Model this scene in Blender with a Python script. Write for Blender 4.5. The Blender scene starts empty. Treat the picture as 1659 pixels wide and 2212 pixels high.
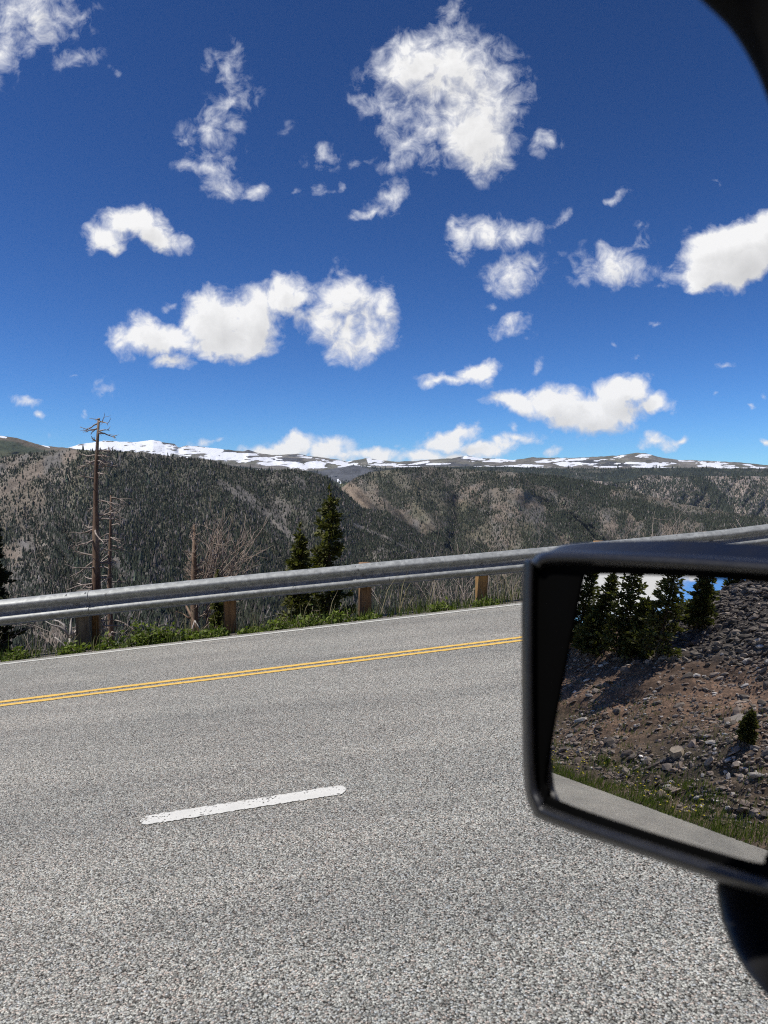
import bpy, math, random
import numpy as np
from mathutils import Vector, Matrix

# ------------------------------------------------------------------ camera
FD = 2115 / 1.3562                 # focal length in measuring units (photo 1659 wide x 2212 high)
PITCH = math.radians(-2.05)
CP, SP = math.cos(PITCH), math.sin(PITCH)
scene = bpy.context.scene
col = scene.collection
rng = np.random.default_rng(11)
random.seed(5)

cam_d = bpy.data.cameras.new('camera')
cam = bpy.data.objects.new('camera', cam_d)
col.objects.link(cam)
cam.location = (0, 0, 0)
cam.rotation_euler = (math.radians(90) + PITCH, 0, 0)
cam_d.sensor_fit = 'VERTICAL'
cam_d.sensor_height = 36.0
cam_d.lens = 36.0 * 2115 / 3000
cam_d.clip_start = 0.05
cam_d.clip_end = 60000
cam_d.dof.use_dof = True
cam_d.dof.focus_distance = 14.0
cam_d.dof.aperture_fstop = 6.6
scene.camera = cam

# ------------------------------------------------------------------ sun, exposure
SUN_AZ = math.radians(-109)         # from +Y towards +X
SUN_EL = math.radians(60)
sun_dir = Vector((math.sin(SUN_AZ) * math.cos(SUN_EL), math.cos(SUN_AZ) * math.cos(SUN_EL), math.sin(SUN_EL)))
sun_d = bpy.data.lights.new('sun', 'SUN')
sun_d.energy = 4.6
sun_d.angle = math.radians(0.53)
sun_d.color = (1.0, 0.955, 0.89)
sun = bpy.data.objects.new('sun', sun_d)
col.objects.link(sun)
sun.rotation_euler = sun_dir.to_track_quat('Z', 'Y').to_euler()
scene.view_settings.view_transform = 'Standard'
scene.view_settings.look = 'None'
scene.view_settings.exposure = 0.0
scene.view_settings.gamma = 1.0
cy = scene.cycles
cy.max_bounces = 6
cy.diffuse_bounces = 3
cy.glossy_bounces = 4
cy.transparent_max_bounces = 8
cy.sample_clamp_indirect = 6.0
cy.use_denoising = False
cy.filter_width = 1.1


def pix(x, y):
    """ray (depth 1) through a point of the photograph, world axes"""
    vx, vy, vz = (x - 829.5) / FD, 1.0, (1106 - y) / FD
    return np.array([vx, vy * CP - vz * SP, vy * SP + vz * CP])


def pixv(x, y):
    vx = (np.asarray(x, float) - 829.5) / FD
    vz = (1106 - np.asarray(y, float)) / FD
    return np.stack([vx + 0 * vz, CP - vz * SP + 0 * vx, SP + vz * CP + 0 * vx], -1)


# ------------------------------------------------------------------ node helpers
class NT:
    def __init__(s, tree):
        s.t = tree
        s.n = tree.nodes
        s.l = tree.links

    def add(s, kind, **kw):
        nd = s.n.new(kind)
        for k, v in kw.items():
            if k == 'inp':
                for kk, vv in v.items():
                    s.set(nd, kk, vv)
            else:
                setattr(nd, k, v)
        return nd

    def set(s, nd, key, v):
        sock = nd.inputs[key]
        if isinstance(v, bpy.types.NodeSocket):
            s.l.new(v, sock)
        elif isinstance(v, bpy.types.Node):
            s.l.new(v.outputs[0], sock)
        else:
            sock.default_value = v

    def m(s, op, a, b=None, c=None, clamp=False):
        nd = s.add('ShaderNodeMath', operation=op, use_clamp=clamp)
        for i, v in enumerate((a, b, c)):
            if v is not None:
                s.set(nd, i, v)
        return nd.outputs[0]

    def mix(s, f, a, b, blend='MIX'):
        nd = s.add('ShaderNodeMix', data_type='RGBA', blend_type=blend)
        s.set(nd, 0, f)
        for k, v in ((6, a), (7, b)):
            if isinstance(v, (tuple, list)):
                v = tuple(v) + ((1,) if len(v) == 3 else ())
            s.set(nd, k, v)
        return nd.outputs[2]

    def noise(s, vec, scale, detail=4, rough=0.5, dist=0.0, out=0):
        nd = s.add('ShaderNodeTexNoise')
        if vec is not None:
            s.set(nd, 'Vector', vec)
        nd.inputs['Scale'].default_value = scale
        nd.inputs['Detail'].default_value = detail
        nd.inputs['Roughness'].default_value = rough
        nd.inputs['Distortion'].default_value = dist
        return nd.outputs[out]

    def ramp(s, f, stops, interp='LINEAR'):
        nd = s.add('ShaderNodeValToRGB')
        nd.color_ramp.interpolation = interp
        el = nd.color_ramp.elements
        while len(el) < len(stops):
            el.new(0.5)
        for e, (p, c) in zip(el, stops):
            e.position = p
            e.color = tuple(c) + (1,) if not isinstance(c, (int, float)) else (c, c, c, 1)
        s.set(nd, 0, f)
        return nd.outputs[0]

    def mapr(s, v, a, b, c=0.0, d=1.0, smooth=False):
        nd = s.add('ShaderNodeMapRange', clamp=True)
        if smooth:
            nd.interpolation_type = 'SMOOTHSTEP'
        s.set(nd, 0, v)
        for i, q in enumerate((a, b, c, d)):
            s.set(nd, i + 1, q)
        return nd.outputs[0]


def new_mat(name):
    m = bpy.data.materials.new(name)
    m.use_nodes = True
    nt = NT(m.node_tree)
    b = m.node_tree.nodes['Principled BSDF']
    return m, nt, b


def obj_coord(nt):
    return nt.add('ShaderNodeTexCoord').outputs['Object']


# ------------------------------------------------------------------ world: Nishita sky with clouds by direction
world = bpy.data.worlds.new('World')
scene.world = world
world.use_nodes = True
world.cycles.sampling_method = 'MANUAL'
world.cycles.sample_map_resolution = 256
wt = NT(world.node_tree)
bg = world.node_tree.nodes['Background']
sky = wt.add('ShaderNodeTexSky', sky_type='NISHITA')
sky.sun_disc = False
sky.sun_elevation = SUN_EL
sky.sun_rotation = SUN_AZ
sky.altitude = 3000
sky.air_density = 1.0
sky.dust_density = 0.1
sky.ozone_density = 2.2
SKY_STR = 0.105

# centre x, y, radius x, y, turn (deg), strength ; in photo units, turned into directions below
CLOUDS = [
    (50, 40, 125, 85, 0, .62), (5, 115, 50, 75, 0, .62), (130, 30, 75, 60, 0, .5), (165, 130, 75, 34, 15, .5), (245, 160, 24, 16, 0, .5),
    (490, 150, 50, 60, 0, .5), (505, 220, 62, 42, 30, .5), (470, 270, 50, 62, 20, .55), (405, 300, 40, 40, 0, .42), (440, 330, 50, 60, 0, .42),
    (455, 365, 85, 34, -8, .55), (490, 402, 60, 36, 0, .6), (563, 412, 30, 20, 0, .55),
    (960, 200, 175, 135, 0, .92), (900, 150, 95, 80, 0, .92), (1060, 190, 75, 110, 0, .66), (1030, 290, 100, 95, 0, .95), (880, 320, 75, 66, 0, .6),
    (860, 240, 60, 66, 0, .65), (1085, 330, 50, 60, 0, .55), (985, 45, 44, 34, 0, .55), (780, 205, 40, 28, 0, .45), (1010, 105, 80, 40, 0, .5),
    (925, 215, 80, 50, 0, -.35), (985, 5, 12, 22, 0, .4),
    (1185, 308, 32, 36, 0, .6), (705, 342, 54, 32, -15, .52), (780, 358, 26, 14, 0, .4), (700, 420, 40, 18, 0, .5), (738, 412, 20, 14, 0, .5), (640, 411, 28, 11, 0, .5),
    (840, 430, 56, 36, 20, .66), (800, 458, 60, 13, 0, .55), (530, 320, 40, 16, 0, .3), (615, 280, 22, 36, 0, .3),
    (1000, 515, 52, 40, 0, .72), (1060, 495, 80, 36, 0, .74), (1130, 512, 50, 44, 0, .62), (980, 480, 24, 24, 0, .55),
    (1105, 590, 62, 50, 10, .68), (1150, 580, 44, 36, 35, .5), (1060, 655, 18, 18, 0, .4), (1105, 695, 56, 24, 30, .6), (1135, 715, 26, 14, 0, .4),
    (1330, 580, 84, 62, 0, .72), (1300, 540, 50, 34, 0, .5), (1385, 510, 26, 46, 0, .42), (1245, 600, 46, 30, 0, .42), (1430, 625, 22, 14, 0, .35), (1215, 555, 22, 20, 0, .3),
    (1600, 550, 150, 66, 14, 1.25), (1505, 590, 70, 34, 12, 1.1), (1660, 510, 90, 52, 5, 1.2), (1560, 530, 80, 46, 20, 1.1), (1610, 580, 120, 36, 8, 1.1),
    (285, 492, 84, 40, 0, 1.0), (345, 515, 62, 32, -12, 1.0), (225, 515, 46, 40, 0, .95), (240, 545, 26, 24, 0, .75), (300, 475, 40, 28, 0, .8),
    (300, 718, 60, 48, 0, 1.0), (375, 738, 80, 40, 0, 1.05), (465, 690, 76, 66, 0, 1.1), (545, 690, 66, 72, 0, 1.1), (615, 640, 66, 44, 30, 1.0), (660, 640, 40, 24, -20, .9),
    (500, 742, 95, 36, 0, 1.05), (375, 783, 60, 18, 0, .8), (440, 650, 50, 36, 0, .85), (365, 660, 18, 14, 0, .5),
    (735, 650, 96, 52, 0, .85), (770, 725, 90, 62, 0, .92), (700, 690, 60, 60, 0, .8), (735, 600, 22, 44, 0, .5), (810, 670, 50, 60, 0, .8), (770, 715, 22, 22, 0, -.35),
    (1020, 803, 60, 28, 5, .95), (960, 817, 66, 17, 3, .75), (1045, 828, 24, 16, 0, .6),
    (1110, 868, 76, 28, 0, .95), (1200, 868, 100, 36, 0, 1.0), (1290, 890, 115, 46, 0, 1.1), (1345, 850, 76, 42, 10, 1.05), (1410, 873, 50, 28, 0, .95), (1250, 913, 50, 17, 0, .8),
    (640, 962, 70, 30, 0, 1.0), (585, 972, 60, 20, 0, .9), (705, 972, 80, 26, 0, .85), (800, 985, 100, 20, 0, .85), (640, 945, 34, 16, 0, .8),
    (965, 950, 76, 27, 12, 1.0), (1000, 937, 34, 20, 0, .95), (1045, 972, 76, 24, 0, .95), (900, 988, 80, 20, 0, .85), (855, 963, 18, 9, 0, .5), (960, 985, 80, 22, 0, .85),
    (1110, 952, 56, 18, 0, .65), (1155, 937, 32, 20, 0, .42), (1108, 925, 14, 20, 20, .45), (1190, 976, 24, 13, 15, .6), (1190, 930, 14, 9, 0, .4),
    (1425, 950, 56, 16, 0, .75), (1475, 946, 26, 12, 0, .65), (1655, 957, 28, 10, 0, .7), (435, 949, 36, 13, 0, .65), (482, 947, 16, 8, 0, .5),
    (228, 828, 36, 32, 0, .5), (53, 868, 42, 19, 0, .62), (90, 900, 19, 13, 0, .6), (191, 900, 14, 12, 0, .55), (155, 805, 10, 6, 0, .35), (130, 940, 12, 9, 0, .35),
    (1315, 418, 54, 15, 35, .52), (1204, 474, 32, 13, 48, .45), (1540, 393, 13, 10, 0, .5), (1168, 792, 42, 14, 42, .5), (1571, 792, 25, 11, 25, .55),
    (1610, 880, 14, 8, 0, .45), (1415, 690, 27, 11, 20, .4), (1536, 852, 12, 6, 0, .4), (1500, 490, 12, 20, 0, .3), (1635, 848, 12, 9, 0, .35), (1370, 770, 10, 13, 0, .4), (1320, 748, 14, 10, 0, .35),
]
MIRROR_CLOUDS = [(0.20, 0.12, 0.13, .09, 0, 1.2), (0.095, 0.15, 0.035, .035, 0, 1.0), (0.30, .16, .2, .1, 0, 1.2), (-.02, .3, .1, .07, 0, .8)]


def cloud_field_group():
    """node group: plane coordinates of the direction -> how deep inside a cloud"""
    g = bpy.data.node_groups.new('cloud_field', 'ShaderNodeTree')
    g.interface.new_socket('P', in_out='INPUT', socket_type='NodeSocketVector')
    g.interface.new_socket('F', in_out='OUTPUT', socket_type='NodeSocketFloat')
    nt = NT(g)
    gi = nt.add('NodeGroupInput')
    go = nt.add('NodeGroupOutput')
    acc = None
    neg = None
    for cx, cyy, rx, ry, rot, st in CLOUDS:
        v = pix(cx, cyy)
        mp = nt.add('ShaderNodeMapping', vector_type='TEXTURE')
        nt.set(mp, 0, gi.outputs[0])
        mp.inputs[1].default_value = (v[0] / v[1], v[2] / v[1], 0)
        mp.inputs[2].default_value = (0, 0, math.radians(rot))
        mp.inputs[3].default_value = (rx * 1.22 / FD, ry * 1.22 / FD, 1)
        gr = nt.add('ShaderNodeTexGradient', gradient_type='SPHERICAL')
        nt.set(gr, 0, mp)
        val = nt.m('MULTIPLY', nt.m('POWER', gr.outputs[1], .62), abs(st))
        if st < 0:
            neg = val if neg is None else nt.m('ADD', neg, val)
        else:
            acc = val if acc is None else nt.m('MAXIMUM', acc, val)
    acc = nt.m('SUBTRACT', acc, neg)
    nt.set(go, 0, acc)
    return g


def build_world():
    nt = wt
    tc = nt.add('ShaderNodeTexCoord')
    sep = nt.add('ShaderNodeSeparateXYZ')
    nt.set(sep, 0, tc.outputs['Generated'])
    X, Y, Z = sep.outputs
    ys = nt.m('MAXIMUM', Y, 0.02)
    comb = nt.add('ShaderNodeCombineXYZ')
    nt.set(comb, 0, nt.m('DIVIDE', X, ys))
    nt.set(comb, 1, nt.m('DIVIDE', Z, ys))
    P = comb.outputs[0]
    grp = cloud_field_group()

    def density(Pv):
        # fine, torn edges: two warps of the coordinates, then fractal noise
        w1 = nt.noise(Pv, 9, 3, .55, out=1)
        w2 = nt.noise(Pv, 22, 6, .52, out=1)
        a1 = nt.add('ShaderNodeVectorMath', operation='SUBTRACT', inp={0: w1, 1: (.5, .5, .5)})
        a2 = nt.add('ShaderNodeVectorMath', operation='SUBTRACT', inp={0: w2, 1: (.5, .5, .5)})
        b1 = nt.add('ShaderNodeVectorMath', operation='MULTIPLY_ADD', inp={0: a1, 1: (.05, .035, 0), 2: Pv})
        b2 = nt.add('ShaderNodeVectorMath', operation='MULTIPLY_ADD', inp={0: a2, 1: (.046, .044, 0), 2: b1})
        gn = nt.add('ShaderNodeGroup', node_tree=grp)
        nt.set(gn, 0, b2)
        f = gn.outputs[0]
        n1 = nt.noise(Pv, 36, 11, .64, .4)
        amp = nt.mapr(f, .15, .95, 2.7, .7)
        d = nt.m('ADD', nt.m('MULTIPLY', nt.m('SUBTRACT', n1, .52), amp), nt.m('MULTIPLY_ADD', f, 1.3, -.17))
        gate = nt.mapr(f, .02, .3)
        return nt.m('MULTIPLY', d, gate), f

    d0, f0 = density(P)
    sh = nt.add('ShaderNodeVectorMath', operation='ADD', inp={0: P, 1: (-.012, .026, 0)})
    d1, f1 = density(sh)
    alpha = nt.m('MULTIPLY', nt.m('POWER', nt.mapr(d0, .05, .74), 1.15), nt.mapr(f0, .25, .62, .62, 1.0))
    alpha = nt.m('MULTIPLY', alpha, nt.mapr(Y, .02, .06))
    # light that reaches a point fades with the cloud above it
    thick = nt.mapr(d1, .35, 1.45)
    lit = nt.m('SUBTRACT', 1.0, nt.m('MULTIPLY', thick, .32))
    # second group: clouds behind the left shoulder, seen in the mirror only
    xs = nt.m('MAXIMUM', nt.m('MULTIPLY', X, -1.0), .05)
    c2 = nt.add('ShaderNodeCombineXYZ')
    nt.set(c2, 0, nt.m('DIVIDE', Y, xs))
    nt.set(c2, 1, nt.m('DIVIDE', Z, xs))
    w = nt.noise(c2.outputs[0], 22, 6, .6, out=1)
    aw = nt.add('ShaderNodeVectorMath', operation='SUBTRACT', inp={0: w, 1: (.5, .5, .5)})
    P2 = nt.add('ShaderNodeVectorMath', operation='MULTIPLY_ADD', inp={0: aw, 1: (.05, .05, 0), 2: c2.outputs[0]}).outputs[0]
    acc = None
    for cx, cz, rx, rz, rot, st in MIRROR_CLOUDS:
        mp = nt.add('ShaderNodeMapping', vector_type='TEXTURE')
        nt.set(mp, 0, P2)
        mp.inputs[1].default_value = (cx, cz, 0)
        mp.inputs[3].default_value = (rx, rz, 1)
        gr = nt.add('ShaderNodeTexGradient', gradient_type='SPHERICAL')
        nt.set(gr, 0, mp)
        v = nt.m('MULTIPLY', gr.outputs[1], st)
        acc = v if acc is None else nt.m('MAXIMUM', acc, v)
    a2 = nt.m('MULTIPLY', nt.mapr(acc, .12, .4, smooth=True), nt.mapr(X, -.5, -.7))
    alpha = nt.m('MAXIMUM', alpha, a2)
    # sky
    sk0 = nt.add('ShaderNodeVectorMath', operation='SCALE', inp={0: sky})
    sk0.inputs[3].default_value = SKY_STR
    gm = nt.add('ShaderNodeGamma', inp={0: sk0.outputs[0]})
    gm.inputs[1].default_value = 1.4
    skyc = nt.add('ShaderNodeVectorMath', operation='MULTIPLY', inp={0: gm.outputs[0], 1: (.605, .985, 1.355)})
    thin = nt.mix(alpha, (.62, .68, .86), (.97, .965, .96))
    cl = nt.add('ShaderNodeVectorMath', operation='SCALE', inp={0: thin})
    nt.set(cl, 3, lit)
    out = nt.mix(nt.m('MULTIPLY', alpha, .97), skyc.outputs[0], cl.outputs[0])
    nt.set(bg, 'Color', out)
    bg.inputs['Strength'].default_value = 1.0


build_world()


# ------------------------------------------------------------------ mesh helpers
def mesh_np(name, verts, tris=None, quads=None, mat=None, parent=None, smooth=False, attrs=None, label=None, cat=None, group=None, kind=None):
    verts = np.asarray(verts, np.float32).reshape(-1, 3)
    tris = np.zeros((0, 3), np.int32) if tris is None else np.asarray(tris, np.int32).reshape(-1, 3)
    quads = np.zeros((0, 4), np.int32) if quads is None else np.asarray(quads, np.int32).reshape(-1, 4)
    me = bpy.data.meshes.new(name)
    me.vertices.add(len(verts))
    me.vertices.foreach_set('co', verts.ravel())
    nl = tris.size + quads.size
    me.loops.add(nl)
    me.loops.foreach_set('vertex_index', np.concatenate([tris.ravel(), quads.ravel()]).astype(np.int32))
    me.polygons.add(len(tris) + len(quads))
    starts = np.concatenate([np.arange(len(tris)) * 3, tris.size + np.arange(len(quads)) * 4]).astype(np.int32)
    me.polygons.foreach_set('loop_start', starts)
    if attrs:
        for k, v in attrs.items():
            v = np.asarray(v, np.float32)
            if v.ndim == 2:
                if v.shape[1] == 3:
                    v = np.concatenate([v, np.ones((len(v), 1), np.float32)], 1)
                a = me.attributes.new(k, 'FLOAT_COLOR', 'POINT')
                a.data.foreach_set('color', np.ascontiguousarray(v, np.float32).ravel())
            else:
                a = me.attributes.new(k, 'FLOAT', 'POINT')
                a.data.foreach_set('value', np.ascontiguousarray(v, np.float32))
    me.update(calc_edges=True)
    me.polygons.foreach_set('use_smooth', np.full(len(me.polygons), smooth, bool))
    if mat:
        me.materials.append(mat)
    o = bpy.data.objects.new(name, me)
    col.objects.link(o)
    if parent:
        o.parent = parent
    tag(o, label, cat, group, kind)
    return o


def tag(o, label=None, cat=None, group=None, kind=None):
    for k, v in (('label', label), ('category', cat), ('group', group), ('kind', kind)):
        if v:
            o[k] = v


def empty(name, loc, label, cat, group=None):
    o = bpy.data.objects.new(name, None)
    o.empty_display_size = .2
    o.location = tuple(loc)
    col.objects.link(o)
    tag(o, label, cat, group)
    return o


class MB:
    """collects shapes into one mesh; origin is subtracted so parts sit under their empty"""
    def __init__(s):
        s.v, s.t, s.q, s.a, s.n = [], [], [], {}, 0

    def add(s, v, t=None, q=None, **attrs):
        v = np.asarray(v, float).reshape(-1, 3)
        if t is not None and len(t):
            s.t.append(np.asarray(t, int).reshape(-1, 3) + s.n)
        if q is not None and len(q):
            s.q.append(np.asarray(q, int).reshape(-1, 4) + s.n)
        for k, val in attrs.items():
            val = np.asarray(val, float)
            if val.ndim <= 1 and val.size in (1, 3):
                val = np.tile(val.reshape(1, -1), (len(v), 1))
            s.a.setdefault(k, []).append(val.reshape(len(v), -1))
        s.v.append(v)
        s.n += len(v)

    def tube(s, pts, rad, sides=6, cap=True, **attrs):
        pts = np.asarray(pts, float)
        rad = np.broadcast_to(np.asarray(rad, float), (len(pts),))
        tan = np.gradient(pts, axis=0)
        tan /= np.linalg.norm(tan, axis=1)[:, None] + 1e-9
        ref = np.array([0, 0, 1.]) if abs(tan[0, 2]) < .8 else np.array([0, 1., 0])
        u = np.cross(tan, ref)
        u /= np.linalg.norm(u, axis=1)[:, None] + 1e-9
        w = np.cross(u, tan)
        a = np.arange(sides) * 2 * math.pi / sides
        ring = pts[:, None] + rad[:, None, None] * (np.cos(a)[None, :, None] * u[:, None] + np.sin(a)[None, :, None] * w[:, None])
        n = len(pts)
        i, j = np.meshgrid(np.arange(n - 1), np.arange(sides), indexing='ij')
        j2 = (j + 1) % sides
        q = np.stack([i * sides + j, (i + 1) * sides + j, (i + 1) * sides + j2, i * sides + j2], -1).reshape(-1, 4)
        v = ring.reshape(-1, 3)
        t = None
        if cap:
            v = np.concatenate([v, pts[:1], pts[-1:]])
            k = np.arange(sides)
            k2 = (k + 1) % sides
            t = np.concatenate([np.stack([np.full(sides, n * sides), k, k2], -1), np.stack([np.full(sides, n * sides + 1), (n - 1) * sides + k2, (n - 1) * sides + k], -1)])
        s.add(v, t, q, **attrs)

    def loft(s, rings, closed=True, cap0=False, cap1=False, **attrs):
        rings = np.asarray(rings, float)
        n, m = rings.shape[:2]
        i, j = np.meshgrid(np.arange(n - 1), np.arange(m if closed else m - 1), indexing='ij')
        j2 = (j + 1) % m
        q = np.stack([i * m + j, i * m + j2, (i + 1) * m + j2, (i + 1) * m + j], -1).reshape(-1, 4)
        v = rings.reshape(-1, 3)
        t = []
        k = np.arange(m)
        k2 = (k + 1) % m
        if cap0:
            v = np.concatenate([v, rings[0].mean(0)[None]])
            t.append(np.stack([np.full(m, len(v) - 1), k2, k], -1))
        if cap1:
            v = np.concatenate([v, rings[-1].mean(0)[None]])
            t.append(np.stack([np.full(m, len(v) - 1), (n - 1) * m + k, (n - 1) * m + k2], -1))
        s.add(v, np.concatenate(t) if t else None, q, **attrs)

    def build(s, name, mat, parent=None, smooth=False, origin=None, **kw):
        v = np.concatenate(s.v)
        if origin is not None:
            v = v - np.asarray(origin)
        at = {k: np.concatenate(x) for k, x in s.a.items()}
        at = {k: (x[:, 0] if x.shape[1] == 1 else x) for k, x in at.items()}
        return mesh_np(name, v, np.concatenate(s.t) if s.t else None, np.concatenate(s.q) if s.q else None, mat, parent, smooth, at, **kw)


def copy_tree(o, parent=None):
    c = o.copy()
    col.objects.link(c)
    if parent:
        c.parent = parent
    for ch in list(o.children):
        copy_tree(ch, c)
    return c


# numpy fractal noise
def vnoise(x, y, seed=0):
    x = np.asarray(x, float)
    y = np.asarray(y, float)
    xi, yi = np.floor(x).astype(np.int64), np.floor(y).astype(np.int64)
    fx, fy = x - xi, y - yi
    fx = fx * fx * (3 - 2 * fx)
    fy = fy * fy * (3 - 2 * fy)

    def h(a, b):
        n = (a * 374761393 + b * 668265263 + seed * 974634777) & 0xffffffff
        n = ((n ^ (n >> 13)) * 1274126177) & 0xffffffff
        return ((n ^ (n >> 16)) & 0xffff) / 65535.0
    return (h(xi, yi) * (1 - fx) + h(xi + 1, yi) * fx) * (1 - fy) + (h(xi, yi + 1) * (1 - fx) + h(xi + 1, yi + 1) * fx) * fy


def fbm(x, y, seed=0, octv=5, gain=.5):
    s, a, tot = 0, 1, 0
    for i in range(octv):
        s = s + a * vnoise(x * 2 ** i + 17.3 * i, y * 2 ** i - 9.1 * i, seed + i)
        tot += a
        a *= gain
    return s / tot


def sstep(a, b, x):
    t = np.clip((x - a) / (b - a), 0, 1)
    return t * t * (3 - 2 * t)


# ------------------------------------------------------------------ road frame
def rotp(v):
    return np.array([v[0], v[1] * CP - v[2] * SP, v[1] * SP + v[2] * CP])


_d = np.array([0.980098, 0.178621, 0.086616])
_c = np.array([-0.179295, 0.983795, 0.0])
_n = np.cross(_d, _c)
_t = math.radians(1.7)
RD = rotp(_d)                                     # along the road, up the grade
RC = rotp(_c * math.cos(_t) - _n * math.sin(_t))  # across, towards the valley
RN = rotp(_n * math.cos(_t) + _c * math.sin(_t))  # road normal
CAMH = 1.3
RO = -CAMH * RN


def R(s, w, h=0.0):
    s, w, h = np.broadcast_arrays(np.asarray(s, float), np.asarray(w, float), np.asarray(h, float))
    return RO + s[..., None] * RD + w[..., None] * RC + h[..., None] * RN


def on_road(x, y):
    r = pix(x, y)
    p = r * ((RO @ RN) / (r @ RN))
    return (p - RO) @ RD, (p - RO) @ RC


def s_at(x, w, h=0.0):
    """road station whose point at (w,h) is seen in column x"""
    lo, hi = -12.0, 60.0
    for _ in range(50):
        mid = (lo + hi) / 2
        p = R(mid, w, h)
        yc = p[1] * CP + p[2] * SP
        if p[0] / yc * FD + 829.5 < x:
            lo = mid
        else:
            hi = mid
    return lo


W_EDGE = on_road(560, 1371)[1]
W_YEL = on_road(560, 1451)[1]
W_DASH = on_road(524, 1740)[1]
W_PAVE = W_EDGE + .22
W_RAIL = W_EDGE + .72


# ------------------------------------------------------------------ asphalt and markings
def asphalt_mat():
    m, nt, b = new_mat('chip_seal_asphalt')
    co = obj_coord(nt)
    dn = nt.noise(co, 160, 2, .5, out=1)
    dc = nt.add('ShaderNodeVectorMath', operation='MULTIPLY_ADD', inp={0: dn, 1: (.009, .009, .009), 2: co})
    v1 = nt.add('ShaderNodeTexVoronoi', feature='F1', inp={'Vector': dc, 'Scale': 172.0})
    v2 = nt.add('ShaderNodeTexVoronoi', feature='F1', inp={'Vector': co, 'Scale': 190.0})
    sepc = nt.add('ShaderNodeSeparateColor')
    nt.set(sepc, 0, v1.outputs['Color'])
    sep2 = nt.add('ShaderNodeSeparateColor')
    nt.set(sep2, 0, v2.outputs['Color'])
    stone = nt.ramp(sepc.outputs[0], [(0, .07), (.32, .26), (.62, .68), (.9, .95), (1, 1.0)])
    fine = nt.ramp(sep2.outputs[1], [(0, .12), (.6, .46), (1, .95)])
    tone = nt.mix(.35, stone, fine)
    gap = nt.mapr(v1.outputs['Distance'], .45, .75)
    tone = nt.mix(gap, tone, (.03, .029, .026))
    tint = nt.mix(nt.mapr(sepc.outputs[1], .72, .8), (.985, 1, .90), (1.0, .88, .76))
    tint = nt.mix(nt.mapr(sepc.outputs[2], .85, .9), tint, (.90, .96, .96))
    tone = nt.mix(1.0, tone, tint, 'MULTIPLY')
    # wheel tracks and worn patches along the road
    mp = nt.add('ShaderNodeMapping')
    nt.set(mp, 0, co)
    mp.inputs[2].default_value = (0, 0, -math.atan2(RD[1], RD[0]))
    mp.inputs[3].default_value = (.22, 1.4, 1)
    big = nt.noise(mp.outputs[0], 1.0, 6, .6)
    bl = nt.noise(co, .8, 5, .6)
    tone = nt.mix(nt.mapr(big, .32, .72), nt.mix(1.0, tone, (.74, .74, .74), 'MULTIPLY'), nt.mix(1.0, tone, (1.17, 1.15, 1.12), 'MULTIPLY'))
    tone = nt.mix(nt.mapr(bl, .3, .7, 0, .5), tone, nt.mix(1.0, tone, (1.1, 1.04, 1.02), 'MULTIPLY'))
    nt.set(b, 'Base Color', tone)
    b.inputs['Roughness'].default_value = .85
    b.inputs['Specular IOR Level'].default_value = .3
    hgt = nt.m('SUBTRACT', nt.m('MULTIPLY', sepc.outputs[0], .6), v1.outputs['Distance'])
    bp = nt.add('ShaderNodeBump', inp={'Strength': .75, 'Distance': .005, 'Height': hgt})
    nt.set(b, 'Normal', bp)
    return m


M_ASPH = asphalt_mat()


def paint_mat(name, colr, wear=.5):
    m, nt, b = new_mat(name)
    co = obj_coord(nt)
    n1 = nt.noise(co, 9, 4, .6)
    n2 = nt.noise(co, 70, 3, .6)
    c = nt.mix(nt.mapr(n1, .3, .75), tuple(x * .84 for x in colr), colr)
    nt.set(b, 'Base Color', c)
    b.inputs['Roughness'].default_value = .7
    vor = nt.add('ShaderNodeTexVoronoi', feature='F1', inp={'Vector': co, 'Scale': 105.0})
    bp = nt.add('ShaderNodeBump', inp={'Strength': .4, 'Distance': .003, 'Height': nt.m('SUBTRACT', 1.0, vor.outputs['Distance'])})
    nt.set(b, 'Normal', bp)
    # bare spots where stones show through
    hole = nt.m('GREATER_THAN', nt.m('ADD', nt.m('MULTIPLY', n2, .6), nt.m('MULTIPLY', n1, .4)), 1.0 - wear * .5 - .115)
    tr = nt.add('ShaderNodeBsdfTransparent')
    mx = nt.add('ShaderNodeMixShader', inp={0: hole, 1: b.outputs[0], 2: tr.outputs[0]})
    nt.set(m.node_tree.nodes['Material Output'], 0, mx.outputs[0])
    return m


M_WHITE = paint_mat('worn_white_paint', (.74, .73, .67), .62)
M_EDGE = paint_mat('white_edge_paint', (.66, .66, .60), .35)
M_YEL = paint_mat('yellow_paint', (.84, .54, .12), .5)


def stripe(name, s0, s1, w, width, mat, label, round_ends=False, step=.02):
    n = int((s1 - s0) / step)
    s = np.linspace(s0, s1, n)
    jig = lambda k: (vnoise(s * 90, s * 0 + k, k) - .5) * .014 + (vnoise(s * 1.5, s * 0 + k, k + 9) - .5) * .010
    a, b2 = width / 2 + jig(3), width / 2 + jig(8)
    if round_ends:
        e = np.minimum(s - s0, s1 - s)
        k = np.sqrt(np.clip(1 - (1 - np.clip(e / .045, 0, 1)) ** 2, 0.02, 1))
        a, b2 = a * k, b2 * k
    v = np.concatenate([R(s, w - a, .004), R(s, w + b2, .004)])
    i = np.arange(n - 1)
    q = np.stack([i, i + 1, i + 1 + n, i + n], -1)
    return mesh_np(name, v, None, q, mat, label=label, kind='structure')


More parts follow.
